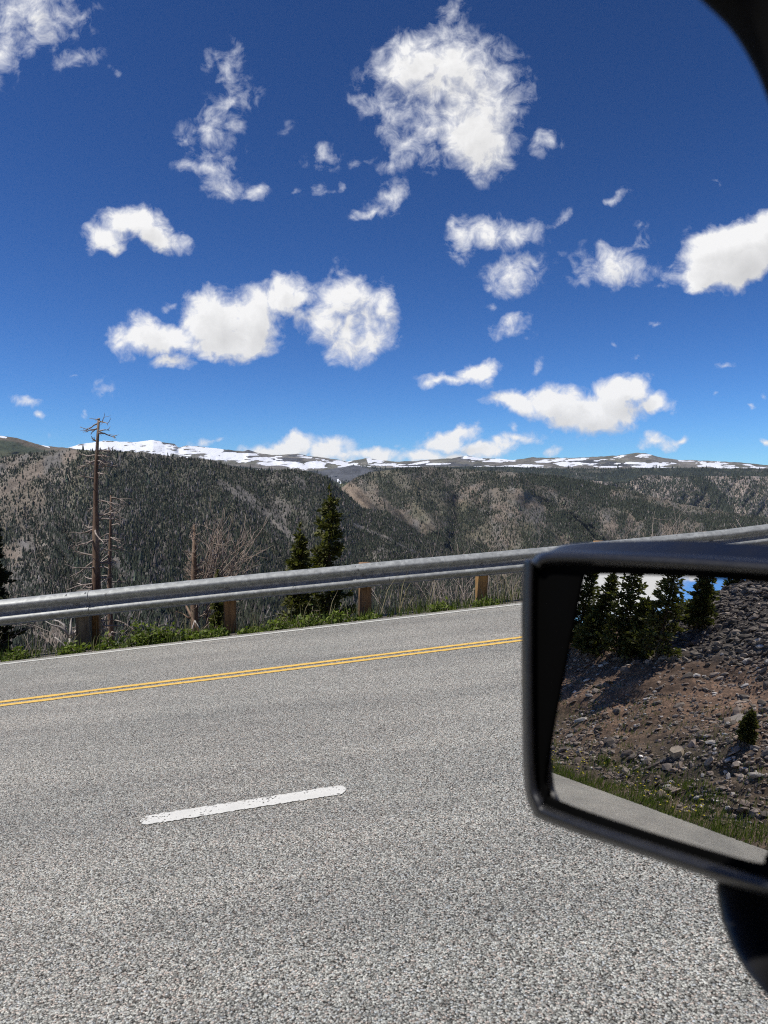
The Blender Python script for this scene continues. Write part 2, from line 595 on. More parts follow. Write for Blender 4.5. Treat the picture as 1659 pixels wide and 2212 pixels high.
# pavement: wide bend behind the car (seen in the mirror), straight ahead
ss = np.concatenate([np.linspace(-70, -12, 30), np.linspace(-11.5, 90, 120)])
w_out = np.where(ss < -11, W_PAVE + np.clip(-11 - ss, 0, 60) * .55, W_PAVE)
ww = np.linspace(0, 1, 14)
S, T = np.meshgrid(ss, ww, indexing='ij')
Wg = -9 + (w_out[:, None] + 9) * T
i, j = np.meshgrid(np.arange(len(ss) - 1), np.arange(len(ww) - 1), indexing='ij')
q = np.stack([i * len(ww) + j, (i + 1) * len(ww) + j, (i + 1) * len(ww) + j + 1, i * len(ww) + j + 1], -1).reshape(-1, 4)
mesh_np('road', R(S, Wg).reshape(-1, 3), None, q, M_ASPH, label='grey chip seal mountain road with coarse aggregate', kind='structure')
stripe('white_edge_line', -10, 80, W_EDGE, .085, M_EDGE, 'thin white edge line beside the guardrail', step=.03)
stripe('yellow_centre_line', -10, 80, W_YEL + .085, .085, M_YEL, 'farther stripe of the double yellow centre line', step=.03)
stripe('yellow_centre_line', -10, 80, W_YEL - .085, .08, M_YEL, 'nearer stripe of the double yellow centre line', step=.03)
sd0 = on_road(303, 1775)[0]
sd1 = on_road(748, 1706)[0]
stripe('white_lane_dash', sd0, sd1, W_DASH, .118, M_WHITE, 'single white lane dash with worn rounded ends', True, .008)

# ------------------------------------------------------------------ ground beyond the road
def shoulder_w(s):
    return np.where(s < -11, W_PAVE + np.clip(-11 - s, 0, 60) * .55, W_PAVE)


GSL = math.tan(math.radians(36))


def ground_drop(t):
    """height under the pavement edge at t metres outside it"""
    t = np.asarray(t, float)
    return -.03 - .02 * t - np.clip(t - .75, 0, None) * GSL


def ground(s, t):
    """point on the fill slope: station s, t metres outside the pavement edge"""
    p = R(s, shoulder_w(np.asarray(s, float)) + np.minimum(t, 900), 0.0)
    z = np.maximum(p[..., 2] + ground_drop(t), -620)
    p = p.copy()
    p[..., 2] = z
    return p


def soil_mat():
    m, nt, b = new_mat('dry_soil')
    co = obj_coord(nt)
    n1 = nt.noise(co, 2.2, 7, .65)
    n2 = nt.noise(co, 18, 4, .6)
    c = nt.ramp(n1, [(.3, (.05, .042, .033)), (.5, (.11, .095, .078)), (.7, (.075, .075, .04))])
    c = nt.mix(nt.mapr(n2, .55, .75), c, (.2, .185, .17))
    nt.set(b, 'Base Color', c)
    b.inputs['Roughness'].default_value = .95
    nt.set(b, 'Normal', nt.add('ShaderNodeBump', inp={'Strength': .8, 'Distance': .05, 'Height': n2}))
    return m


M_SOIL = soil_mat()
sg = np.concatenate([np.linspace(-300, -72, 20), np.linspace(-70, 90, 170), np.linspace(95, 1500, 40)])
tg = np.concatenate([[-.06], np.linspace(0, 1.2, 9), np.linspace(1.5, 40, 40), np.linspace(45, 900, 60), [1500, 4000, 9000, 14500]])
S, T = np.meshgrid(sg, tg, indexing='ij')
Pg = ground(S, T)
far = np.clip(T - 900, 0, None)
Pg[..., :2] += far[..., None] * RC[:2] / np.linalg.norm(RC[:2]) * 1.0
amp = np.clip(T - .5, 0, 6) * .03 + np.clip(T - 10, 0, 60) * .02
Pg[..., 2] += (fbm(S * .9, T * .9, 4) - .5) * amp * 2
Pg[..., 0] += np.sign(S) * far * .9 * (np.abs(S) > 60)
i, j = np.meshgrid(np.arange(len(sg) - 1), np.arange(len(tg) - 1), indexing='ij')
m_ = len(tg)
q = np.stack([i * m_ + j, (i + 1) * m_ + j, (i + 1) * m_ + j + 1, i * m_ + j + 1], -1).reshape(-1, 4)
mesh_np('ground', Pg.reshape(-1, 3), None, q, M_SOIL, smooth=True, label='steep soil slope falling from the road edge into the valley', kind='structure')


# ------------------------------------------------------------------ mountains
def terrain_mat(name, rough_scale, bump=.6, bdist=4.0):
    m, nt, b = new_mat(name)
    at = nt.add('ShaderNodeAttribute', attribute_name='col')
    co = obj_coord(nt)
    n1 = nt.noise(co, rough_scale, 8, .68)
    n2 = nt.noise(co, rough_scale * 9, 6, .7)
    f = nt.m('ADD', nt.m('MULTIPLY', n1, .5), nt.m('MULTIPLY', n2, .5))
    k = nt.mapr(f, .33, .67, .3, 1.75)
    sc = nt.add('ShaderNodeVectorMath', operation='SCALE', inp={0: at.outputs['Color']})
    nt.set(sc, 3, k)
    snow = nt.add('ShaderNodeAttribute', attribute_name='snow')
    sn = nt.mapr(nt.m('ADD', snow.outputs['Fac'], nt.m('MULTIPLY', nt.m('SUBTRACT', n1, .5), .5)), .47, .53)
    c = nt.mix(sn, sc.outputs[0], (.82, .84, .88))
    nt.set(b, 'Base Color', c)
    b.inputs['Roughness'].default_value = .95
    b.inputs['Specular IOR Level'].default_value = .1
    nt.set(b, 'Normal', nt.add('ShaderNodeBump', inp={'Strength': bump, 'Distance': bdist, 'Height': f}))
    return m


def curve(pts):
    p = np.array(pts, float)
    return lambda x: np.interp(x, p[:, 0], p[:, 1])


def ell(x, y, cx, cyy, rx, ry, rot=0):
    a = math.radians(rot)
    dx, dy = x - cx, y - cyy
    u = dx * math.cos(a) + dy * math.sin(a)
    v = -dx * math.sin(a) + dy * math.cos(a)
    return np.sqrt((u / rx) ** 2 + (v / ry) ** 2)


def polydist(x, y, pts):
    d = np.full(np.shape(x), 1e9)
    for (x0, y0), (x1, y1) in zip(pts[:-1], pts[1:]):
        L2 = (x1 - x0) ** 2 + (y1 - y0) ** 2
        t = np.clip(((x - x0) * (x1 - x0) + (y - y0) * (y1 - y0)) / L2, 0, 1)
        d = np.minimum(d, np.hypot(x - x0 - t * (x1 - x0), y - y0 - t * (y1 - y0)))
    return d


class Layer:
    """a mountainside: skyline and foot as directions, its own distances, relief in depth"""
    def __init__(s, crest, foot, dcrest, dfoot, power, x0, x1, relief):
        s.crest, s.foot, s.dcrest, s.dfoot, s.power, s.x0, s.x1, s.relief = curve(crest), curve(foot), dcrest, dfoot, power, x0, x1, relief

    def depth(s, x, y):
        yc, yf = s.crest(x), s.foot(x)
        t = np.clip((y - yc) / np.maximum(yf - yc, 1), 0, 1)
        d = s.dfoot + (s.dcrest - s.dfoot) * (1 - t) ** s.power
        return d + s.relief(x, y, t)

    def point(s, x, y):
        return pixv(x, y) * s.depth(x, y)[..., None]

    def build(s, name, nx, ny, mat, colf, label, rough=0.0):
        xs = np.linspace(s.x0, s.x1, nx)
        t = np.linspace(0, 1, ny) ** 1.25
        X = xs[:, None] + 0 * t[None]
        yc = s.crest(X) + rough * (fbm(X / 9.0, X * 0, 77, 5) - .5)
        Y = yc + (s.foot(X) - yc) * t[None]
        P = s.point(X, Y)
        C, SN = colf(X, Y, P)
        # far side of the crest
        back = []
        for k, (out, down) in enumerate(((.015, .004), (.05, .03), (.12, .10))):
            q = P[:, 0].copy()
            d = np.linalg.norm(q[:, :2], axis=1)
            q[:, :2] *= (1 + out)
            q[:, 2] -= down * d
            back.append(q)
        P = np.concatenate([np.stack(back[::-1], 1), P], 1)
        C = np.concatenate([np.repeat(C[:, :1], 3, 1), C], 1)
        SN = np.concatenate([np.repeat(SN[:, :1], 3, 1), SN], 1)
        m = P.shape[1]
        i, j = np.meshgrid(np.arange(nx - 1), np.arange(m - 1), indexing='ij')
        q = np.stack([i * m + j, i * m + j + 1, (i + 1) * m + j + 1, (i + 1) * m + j], -1).reshape(-1, 4)
        return mesh_np(name, P.reshape(-1, 3), None, q, mat, smooth=True, attrs={'col': C.reshape(-1, 3), 'snow': SN.reshape(-1)}, label=label, kind='structure')


def mixc(a, b, f):
    f = np.clip(f, 0, 1)[..., None]
    return np.asarray(a) * (1 - f) + np.asarray(b) * f


TAN, GREYR, OLIVE, DKG, BRN = (.18, .148, .118), (.138, .128, .115), (.085, .09, .05), (.05, .056, .038), (.15, .125, .10)

# A: forested spur on the left
A = Layer([(-300, 1010), (0, 988), (71, 978), (149, 972), (249, 974), (320, 979), (391, 987), (455, 994), (491, 1005), (526, 1013), (576, 1016), (636, 1014), (688, 1024), (708, 1030), (740, 1060), (782, 1097), (837, 1105), (871, 1127), (908, 1152), (990, 1200), (1100, 1285), (1250, 1400)],
          [(-300, 1470), (1250, 1480)], 2300, 900, 1.15, -300, 1240,
          lambda x, y, t: (1.5 * np.clip(x - .55 * (y - 1000) - 600, 0, 330) + 1.1 * np.clip(190 - x, 0, 300) + np.sin(np.pi * np.clip(t, 0, 1)) * (-170 * np.exp(-((x - 250 - 160 * t) / 260) ** 2) + 150 * np.exp(-((x - 560 - 190 * t) / 60) ** 2)
                           + 420 * (fbm((x - .75 * (y - 1000)) / 115, (y + x * .2) / 330, 3) - .5) + 150 * (fbm((x - .6 * y) / 35, y / 70, 8) - .5))))


def a_open(x, y):
    """bare ground, 0..1"""
    o = np.zeros(np.shape(x))
    w = fbm(x / 30, y / 30, 21) - .5
    for d, r in ((polydist(x, y, [(149, 976), (90, 1010), (40, 1040), (-20, 1075)]), 14), (polydist(x, y, [(476, 1043), (535, 1082), (590, 1122), (640, 1170), (690, 1210)]), 5.5),
                 (polydist(x, y, [(516, 1054), (570, 1100), (628, 1162), (676, 1202)]), 4.5), (polydist(x, y, [(766, 1134), (830, 1160), (880, 1184), (914, 1207)]), 3.2), (polydist(x, y, [(60, 985), (30, 1000), (-20, 1020)]), 8)):
        o = np.maximum(o, sstep(1.5, .5, d / r + w * 2.2))
    for e in ((ell(x, y, 40, 1185, 46, 24, -20), 1.0), (ell(x, y, 30, 1090, 90, 50, -25), .72), (ell(x, y, 330, 985, 60, 6, 3), .7), (ell(x, y, 340, 1238, 40, 16, -10), .95), (ell(x, y, 348, 1185, 12, 24), .8),
              (ell(x, y, 604, 1107, 26, 26), .95), (ell(x, y, 648, 1042, 20, 9, 50), .7), (ell(x, y, 118, 1372, 60, 24), 1.0), (ell(x, y, 250, 1215, 18, 10, 30), .9), (ell(x, y, 720, 1245, 14, 20), .8), (ell(x, y, 820, 1200, 20, 20), .8), (ell(x, y, 660, 1115, 14, 10), .7),
              (ell(x, y, 30, 1250, 70, 40), .6), (ell(x, y, 270, 1110, 60, 30), .45), (ell(x, y, 385, 1140, 50, 26), .4), (ell(x, y, 235, 1270, 26, 30), .5), (ell(x, y, 735, 1300, 30, 24), .7), (ell(x, y, 600, 1040, 50, 14), .4)):
        o = np.maximum(o, e[1] * sstep(1.3, .6, e[0] + w * 1.6))
    return o


def a_col(x, y, P):
    n = fbm(x / 22, y / 22, 31, 6)
    g = fbm(x / 60, y / 60, 14)
    c = mixc((.082, .08, .062), (.118, .11, .09), sstep(.35, .65, n))
    c = mixc(c, (.185, .16, .13), sstep(280, 90, x + .25 * (y - 1100)) * sstep(.38, .6, n))
    c = mixc(c, (.09, .092, .055), sstep(.5, .7, g) * .6)
    op = a_open(x, y)
    rock = mixc(GREYR, TAN, sstep(.4, .6, g + (150 - x) / 900))
    c = mixc(c, rock, op)
    c = mixc(c, (.10, .115, .05), sstep(1.2, .5, ell(x, y, 385, 1115, 45, 22)) * .6)
    sn = np.zeros(np.shape(x))
    return c, sn


A.build('mountain', 620, 230, terrain_mat('forest_floor_rock', .012, .7, 8.0), a_col, 'near forested mountain spur on the left across the valley', 3)

# B: brown rocky massif, centre right
Bm = Layer([(560, 1120), (700, 1075), (744, 1049), (764, 1034), (796, 1021), (856, 1013), (916, 1010), (956, 1010), (1016, 1015), (1100, 1020), (1183, 1026), (1221, 1030), (1274, 1040), (1319, 1051), (1353, 1055), (1410, 1074), (1485, 1091), (1561, 1104), (1637, 1115), (1760, 1135), (1950, 1170)],
           [(560, 1480), (1950, 1420)], 3600, 1500, 1.1, 570, 1950,
           lambda x, y, t: .62 * np.interp(x - .3 * (y - 1080), [560, 740, 890, 985, 1135, 1285, 1330, 1560, 1900], [100, 330, -120, 210, -200, 270, 220, -140, 100]) + np.sin(np.pi * np.clip(t, 0, 1)) ** .8 * (520 * (fbm((x - .9 * (y - 1000)) / 120, (y + .3 * x) / 420, 41) - .5) + 280 * (fbm((x - .7 * y) / 36, y / 70, 44) - .5)
                           + 230 * np.exp(-(polydist(x, y, [(1150, 1085), (1215, 1120), (1290, 1180), (1400, 1260)]) / 26) ** 2)
                           + 260 * np.exp(-(polydist(x, y, [(776, 1085), (850, 1135), (990, 1260)]) / 40) ** 2) + 130 * np.exp(-(polydist(x, y, [(990, 1080), (985, 1150), (975, 1230)]) / 16) ** 2)))


def b_dense(x, y):
    """tree density 0..1"""
    w = fbm(x / 26, y / 26, 51) - .5
    d = .22 + .5 * sstep(.42, .62, fbm(x / 32, y / 26, 52))
    # forested lower left flank
    line = np.interp(x, [740, 782, 837, 871, 908, 937, 992, 1010, 1060], [1066, 1100, 1110, 1131, 1153, 1150, 1130, 1190, 1300])
    d = np.maximum(d, sstep(-8, 8, y - line + w * 30) * sstep(1012, 990, x) * .97)
    for e, k in ((ell(x, y, 1240, 1045, 130, 22, 8), .9), (ell(x, y, 1240, 1140, 120, 26, 38), .97), (ell(x, y, 1390, 1100, 130, 20, 14), .95), (ell(x, y, 985, 1170, 26, 60, 0), .8), (ell(x, y, 1080, 1040, 90, 14, 0), .7),
                 (ell(x, y, 930, 1060, 60, 30, 20), .4), (ell(x, y, 1330, 1185, 90, 24, 0), .9), (ell(x, y, 1010, 1210, 60, 40, 0), .85), (ell(x, y, 1560, 1125, 130, 16, 6), .85)):
        d = np.maximum(d, k * sstep(1.3, .6, e + w * 1.5))
    for e, k in ((ell(x, y, 768, 1068, 44, 16, 40), 1), (ell(x, y, 905, 1125, 40, 28, 30), .85), (ell(x, y, 1120, 1072, 60, 12, 10), .8), (ell(x, y, 1165, 1093, 28, 9, 34), .95), (ell(x, y, 900, 1175, 8, 6, 0), .7),
                 (ell(x, y, 1020, 1060, 40, 10, -30), .75), (ell(x, y, 1300, 1115, 50, 10, 40), .5), (ell(x, y, 1170, 1210, 60, 14, 0), .7)):
        d = d * (1 - k * sstep(1.25, .6, e + w * 1.3))
    d = d * (1 - .9 * sstep(1.4, .5, polydist(x, y, [(772, 1134), (830, 1160), (880, 1185), (914, 1207)]) / 4.5 + w))
    return np.clip(d, 0, 1)


def b_col(x, y, P):
    n = fbm(x / 16, y / 16, 61, 6)
    g = fbm(x / 50, y / 50, 64)
    c = mixc(GREYR, TAN, sstep(.35, .65, n))
    c = mixc(c, OLIVE, sstep(.5, .68, g) * .55)
    c = mixc(c, (.15, .135, .105), sstep(.4, .6, fbm(x / 25, y / 25, 66)) * .5)
    c = mixc(c, DKG, sstep(.45, .9, b_dense(x, y)))
    c = mixc(c, (.26, .2, .145), sstep(1.2, .5, ell(x, y, 768, 1066, 46, 16, 40)) * .9)
    return c, np.zeros(np.shape(x))


Bm.build('mountain', 560, 200, terrain_mat('brown_rock_mountain', .009, .9, 14.0), b_col, 'brown rocky mountain with patchy conifers right of the ravine', 3)

# C: pale cliffs far right
Cm = Layer([(1120, 1060), (1230, 1040), (1259, 1036), (1300, 1040), (1353, 1043), (1391, 1026), (1440, 1028), (1485, 1030), (1560, 1028), (1659, 1030), (1800, 1034), (2000, 1040)],
           [(1120, 1200), (2000, 1230)], 6200, 4600, 1.0, 1130, 2000,
           lambda x, y, t: np.sin(np.pi * np.clip(t, 0, 1)) ** .7 * (600 * (fbm((x + .8 * (y - 1000)) / 60, y / 150, 71) - .5) + 260 * (fbm((x + .6 * y) / 18, y / 30, 73) - .5)))


def c_dense(x, y):
    d = .25 + .4 * sstep(.45, .65, fbm(x / 30, y / 24, 75))
    d = np.maximum(d, sstep(1.3, .6, polydist(x, y, [(1500, 1032), (1540, 1060), (1570, 1100)]) / 16) * .9)
    return np.clip(d, 0, 1)


def c_col(x, y, P):
    n = fbm(x / 9, y / 12, 81, 6)
    c = mixc((.20, .18, .165), (.30, .25, .21), sstep(.35, .65, n))
    c = mixc(c, DKG, sstep(.6, .95, c_dense(x, y)))
    return c, np.zeros(np.shape(x))


Cm.build('mountain', 360, 110, terrain_mat('pale_cliff_rock', .006, 1.0, 26.0), c_col, 'pale eroded cliffs on the far right', 4)

# D: dark forest bench below the tundra
Dm = Layer([(300, 1006), (480, 1004), (560, 1012), (640, 1018), (700, 1016), (760, 1005), (830, 1012), (880, 1009), (1000, 1008), (1100, 1008), (1200, 1012), (1320, 1012), (1450, 1010), (1600, 1012), (1700, 1014), (2000, 1018)],
           [(300, 1060), (700, 1080), (2000, 1075)], 8600, 7300, 1.0, 300, 2000, lambda x, y, t: 300 * (fbm(x / 70, y / 12, 91) - .5) * np.sin(np.pi * np.clip(t, 0, 1)))


def d_col(x, y, P):
    n = fbm(x / 14, y / 5, 93, 5)
    c = mixc((.028, .036, .03), (.055, .062, .04), sstep(.4, .7, n))
    c = mixc(c, (.11, .12, .06), sstep(1.2, .6, ell(x, y, 742, 1044, 26, 9, 15)))
    c = mixc(c, (.13, .12, .10), sstep(.6, .72, fbm(x / 40, y / 8, 95)) * .6)
    c = mixc(c, (.095, .10, .11), sstep(1.25, .9, ell(x, y, 745, 1022, 62, 18, 0) + (n - .5) * .5))
    sn = sstep(1.3, .7, polydist(x, y, [(729, 1037), (736, 1043)]) / 2.6)
    sn = np.maximum(sn, sstep(1.3, .8, ell(x, y, 585, 1018, 42, 3.4, 3)) * .9)
    return c, sn


Dm.build('mountain', 420, 60, terrain_mat('dark_forest_bench', .006, .8, 20.0), d_col, 'dark forested bench below the snowy plateau', 2)

# E: tundra plateau with snow
Em = Layer([(-200, 985), (100, 978), (142, 969), (167, 961), (224, 952), (284, 955), (310, 953), (331, 950), (356, 956), (377, 958), (386, 967), (402, 962), (455, 967), (498, 972), (526, 975), (537, 972), (555, 978), (587, 983), (612, 982), (644, 980), (660, 984), (696, 988), (752, 997), (776, 993), (792, 989), (820, 994), (856, 997), (896, 996), (944, 992), (976, 990), (1008, 984), (1036, 990), (1081, 991), (1108, 994), (1149, 988), (1191, 989), (1244, 989), (1297, 986), (1334, 984), (1372, 978), (1395, 979), (1421, 987), (1467, 993), (1523, 995), (1599, 999), (1659, 1005), (1800, 1010), (2000, 1015)],
           [(-200, 1030), (2000, 1050)], 13000, 9500, 1.0, -200, 2000,
           lambda x, y, t: np.sin(np.pi * np.clip(t, 0, 1)) * (700 * (fbm(x / 60, y / 16, 101) - .5) + 260 * (fbm(x / 18, y / 6, 104) - .5)))

SNOW = [(225, 962, 75, 9, -3), (330, 958, 55, 10, 3), (290, 968, 90, 7, 2), (430, 971, 42, 6, 3), (470, 980, 50, 5, 4), (400, 977, 36, 5, 4), (360, 980, 50, 4, 3), (500, 990, 60, 4, 4), (560, 991, 40, 4, 3), (470, 990, 34, 3, 4),
        (524, 990, 20, 8, 8), (540, 983, 20, 4, 6), (580, 988, 22, 3, 2), (605, 999, 40, 4, 4), (655, 986, 16, 2.5, 10), (690, 1004, 52, 7, -4), (735, 1001, 40, 5, 6), (640, 1006, 50, 3, 3), (798, 992, 7, 6, 50), (812, 996, 14, 3, 10), (760, 1008, 36, 3, 2), (830, 1004, 30, 2.5, 0),
        (905, 1001, 16, 2.5, -8), (940, 1003, 22, 2, 0), (1025, 990, 22, 3, 6), (1085, 994, 26, 3.5, 0), (1058, 997, 30, 2, 0), (1045, 1012, 36, 4, 0), (1110, 1011, 44, 5, -3), (1170, 1013, 34, 3, -2), (1000, 1014, 40, 2.5, 2),
        (1190, 995, 26, 2.8, -4), (1240, 993, 18, 2, -4), (1150, 1006, 20, 2, 0), (1225, 1003, 20, 4, 4), (1262, 1002, 26, 2.5, 3), (1300, 994, 16, 1.8, -4), (1335, 988, 15, 2.5, -12), (1390, 985, 14, 3, -8), (1372, 1001, 34, 2.2, 0), (1420, 1003, 36, 3, 0), (1400, 1009, 44, 2, 2),
        (1540, 1003, 32, 4, 6), (1560, 1009, 34, 2.2, 2), (1480, 996, 18, 1.5, 0), (1610, 1003, 14, 1.8, 10), (1640, 1010, 20, 1.5, 0), (575, 1001, 30, 3, 3), (1310, 1008, 36, 1.8, 0), (880, 1008, 26, 1.6, 0)]


def e_col(x, y, P):
    n = fbm(x / 20, y / 7, 111, 6)
    c = mixc((.135, .125, .105), (.19, .175, .15), sstep(.35, .65, n))
    c = mixc(c, (.11, .12, .07), sstep(.45, .65, fbm(x / 60, y / 9, 113)) * .35)
    rock = np.zeros(np.shape(x))  # dark outcrops, plus cloud shadow painted in as darker ground colour
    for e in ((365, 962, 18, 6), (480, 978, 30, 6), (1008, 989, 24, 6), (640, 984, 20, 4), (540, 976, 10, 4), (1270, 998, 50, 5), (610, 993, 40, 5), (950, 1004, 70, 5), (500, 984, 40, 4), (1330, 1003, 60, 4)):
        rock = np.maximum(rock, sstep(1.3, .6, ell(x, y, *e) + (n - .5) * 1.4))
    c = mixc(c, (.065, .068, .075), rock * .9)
    sn = np.zeros(np.shape(x))
    w = (fbm(x / 14, y / 2.6, 115, 6, .62) - .5)
    for e in SNOW:
        sn = np.maximum(sn, np.clip(1.35 - .75 * ell(x, y, e[0], e[1], e[2], e[3], e[4]) + w * 2.0, 0, 1))
    sn = sn * (1 - .95 * sstep(1.2, .8, ell(x, y, 367, 960, 18, 5, 14)))
    left = sstep(520, 400, x) * sstep(140, 190, x) * .42
    sn = np.maximum(sn, np.clip(left + w * 1.3, 0, 1))
    sn = sn * (1 - .9 * sstep(.64, .7, fbm(x / 34, y / 4.5, 117, 5)) * sstep(140, 200, x))
    return c, sn


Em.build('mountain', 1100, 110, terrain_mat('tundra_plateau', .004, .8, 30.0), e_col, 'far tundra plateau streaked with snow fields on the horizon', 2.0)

# F: green shoulder far left
Fm = Layer([(-260, 930), (-60, 938), (0, 941), (27, 944), (60, 953), (85, 961), (117, 965), (153, 968), (190, 974), (260, 984)],
           [(-260, 1040), (260, 1010)], 6000, 5000, 1.0, -260, 250, lambda x, y, t: 260 * (fbm(x / 50, y / 20, 121) - .5) * np.sin(np.pi * np.clip(t, 0, 1)))


def f_col(x, y, P):
    n = fbm(x / 14, y / 6, 123, 5)
    yy = y - Fm.crest(x)
    c = mixc((.15, .125, .095), (.05, .062, .04), sstep(6, 14, yy + (n - .5) * 8))
    c = mixc(c, (.075, .08, .048), sstep(1.2, .6, ell(x, y, 20, 983, 90, 8, 3)))
    sn = np.maximum(sstep(1.3, .7, ell(x, y, 6, 944, 10, 2.2, 8)), sstep(1.3, .7, ell(x, y, 95, 962, 14, 2, 20)))
    return c, sn * .9


Fm.build('mountain', 200, 60, terrain_mat('green_shoulder', .006, .8, 20.0), f_col, 'green hill shoulder with a rocky top on the far left', 2)


# ------------------------------------------------------------------ forests on the mountainsides (uncountable)
def forest_mat():
    m, nt, b = new_mat('far_conifers')
    at = nt.add('ShaderNodeAttribute', attribute_name='col')
    nt.set(b, 'Base Color', at.outputs['Color'])
    b.inputs['Roughness'].default_value = .9
    b.inputs['Specular IOR Level'].default_value = .1
    return m


M_FOREST = forest_mat()


def forest(layer, dens, n, x0, x1, y1, hgt, name, label, seed, grey=.12):
    r = np.random.default_rng(seed)
    x = r.uniform(x0, x1, n * 8)
    yc = layer.crest(x)
    y = yc + (y1 - yc) * r.random(n * 8)
    ok = (y > yc + .4) & (r.random(n * 8) < dens(x, y))
    x, y = x[ok][:n], y[ok][:n]
    P = layer.point(x, y)
    k = len(P)
    H = hgt * r.lognormal(0, .38, k)
    Rr = H * r.uniform(.17, .28, k)
    sides = 5
    a = np.arange(sides) * 2 * math.pi / sides
    ang = a[None] + r.random(k)[:, None] * 6.28
    rings = []
    #  two ragged skirts and a tip
    for zz, rr in ((.05, 1.0), (.5, .45), (.42, .72)):
        rad = Rr[:, None] * rr * r.uniform(.7, 1.3, (k, sides))
        ring = np.stack([P[:, None, 0] + rad * np.cos(ang), P[:, None, 1] + rad * np.sin(ang), P[:, None, 2] + (H * zz)[:, None] + (H[:, None] * r.uniform(-.05, .05, (k, sides)))], -1)
        rings.append(ring)
    tip = P + np.stack([0 * H, 0 * H, H], -1)
    V = np.concatenate([rings[0], rings[1], rings[2], tip[:, None]], 1)       # k,16,3
    per = 16
    j = np.arange(sides)
    j2 = (j + 1) % sides
    q = np.stack([j, j2, 5 + j2, 5 + j], -1)
    t = np.stack([10 + j, 10 + j2, np.full(5, 15)], -1)
    base = (np.arange(k) * per)[:, None, None]
    tone = r.lognormal(0, .36, k)[:, None]
    c = np.array([[.052, .060, .040]]) * tone
    gsel = r.random(k) < grey
    c[gsel] = np.array([.15, .13, .115]) * tone[gsel]
    c = np.repeat(c[:, None], per, 1)
    return mesh_np(name, V.reshape(-1, 3), (t[None] + base).reshape(-1, 3), (q[None] + base).reshape(-1, 4), M_FOREST, attrs={'col': c.reshape(-1, 3)}, label=label, cat='forest', kind='stuff')


def a_dens(x, y):
    base = (.60 + .22 * sstep(240, 330, x)) - .34 * sstep(.42, .66, fbm(x / 26, y / 20, 131))
    base = base * (1 - .5 * sstep(270, 90, x + .25 * (y - 1100))) + .3 * sstep(-30, 30, y - 1080 - .75 * (x - 380)) * sstep(700, 560, x)
    base = np.maximum(base, .95 * sstep(-10, 25, y - np.interp(x, [640, 700, 760, 840], [1150, 1090, 1085, 1095])) * sstep(640, 690, x))
    return np.clip(base * (1 - .82 * a_open(x, y)), 0.0, 1)


forest(A, a_dens, 140000, -60, 1100, 1430, 5.9, 'conifer_forest', 'dense conifer forest covering the near mountain spur on the left', 1, .2)
forest(Bm, b_dense, 105000, 690, 1720, 1300, 6.6, 'conifer_forest', 'patchy conifer forest on the brown rocky mountain', 2, .1)
forest(Cm, c_dense, 16000, 1240, 1720, 1140, 13.0, 'conifer_forest', 'thin conifers scattered over the pale cliffs', 3, .05)
forest(Dm, lambda x, y: .9 * (1 - sstep(1.2, .9, ell(x, y, 745, 1022, 60, 17, 0))), 12000, 480, 1720, 1050, 15.0, 'conifer_forest', 'dark band of conifers below the snowy plateau', 4, .02)


# ------------------------------------------------------------------ guardrail
def galv_mat():
    m, nt, b = new_mat('galvanised_steel')
    co = obj_coord(nt)
    vor = nt.add('ShaderNodeTexVoronoi', feature='F1', inp={'Vector': co, 'Scale': 22.0})
    mp = nt.add('ShaderNodeMapping')
    nt.set(mp, 0, co)
    mp.inputs[3].default_value = (4.0, 4.0, 1.2)
    n1 = nt.noise(mp.outputs[0], 3.0, 5, .6)
    n2 = nt.noise(co, 14, 4, .7)
    sp = nt.add('ShaderNodeSeparateColor')
    nt.set(sp, 0, vor.outputs['Color'])
    f = nt.m('ADD', nt.m('MULTIPLY', sp.outputs[0], .35), nt.m('MULTIPLY', n1, .65))
    c = nt.ramp(f, [(.25, (.27, .285, .28)), (.5, (.335, .35, .345)), (.75, (.44, .46, .45))])
    c = nt.mix(nt.mapr(n2, .62, .76, 0, .6), c, (.15, .135, .11))
    mp2 = nt.add('ShaderNodeMapping')
    nt.set(mp2, 0, co)
    mp2.inputs[3].default_value = (14, 14, 3)
    n3 = nt.noise(mp2.outputs[0], 1.0, 4, .7)
    c = nt.mix(nt.mapr(n3, .64, .70, 0, .7), c, (.05, .045, .04))
    nt.set(b, 'Base Color', c)
    b.inputs['Metallic'].default_value = .25
    b.inputs['Specular IOR Level'].default_value = .3
    nt.set(b, 'Roughness', nt.mapr(n1, .3, .7, .42, .62))
    return m


def plain(name, colr, rough=.6, metal=0.0, nscale=30.0, var=.3, spec=.5, bump=0.0):
    m, nt, b = new_mat(name)
    co = obj_coord(nt)
    n = nt.noise(co, nscale, 5, .6)
    nt.set(b, 'Base Color', nt.mix(nt.mapr(n, .3, .7), tuple(x * (1 - var) for x in colr), tuple(min(1, x * (1 + var)) for x in colr)))
    b.inputs['Roughness'].default_value = rough
    b.inputs['Metallic'].default_value = metal
    b.inputs['Specular IOR Level'].default_value = spec
    if bump:
        nt.set(b, 'Normal', nt.add('ShaderNodeBump', inp={'Strength': .6, 'Distance': bump, 'Height': n}))
    return m


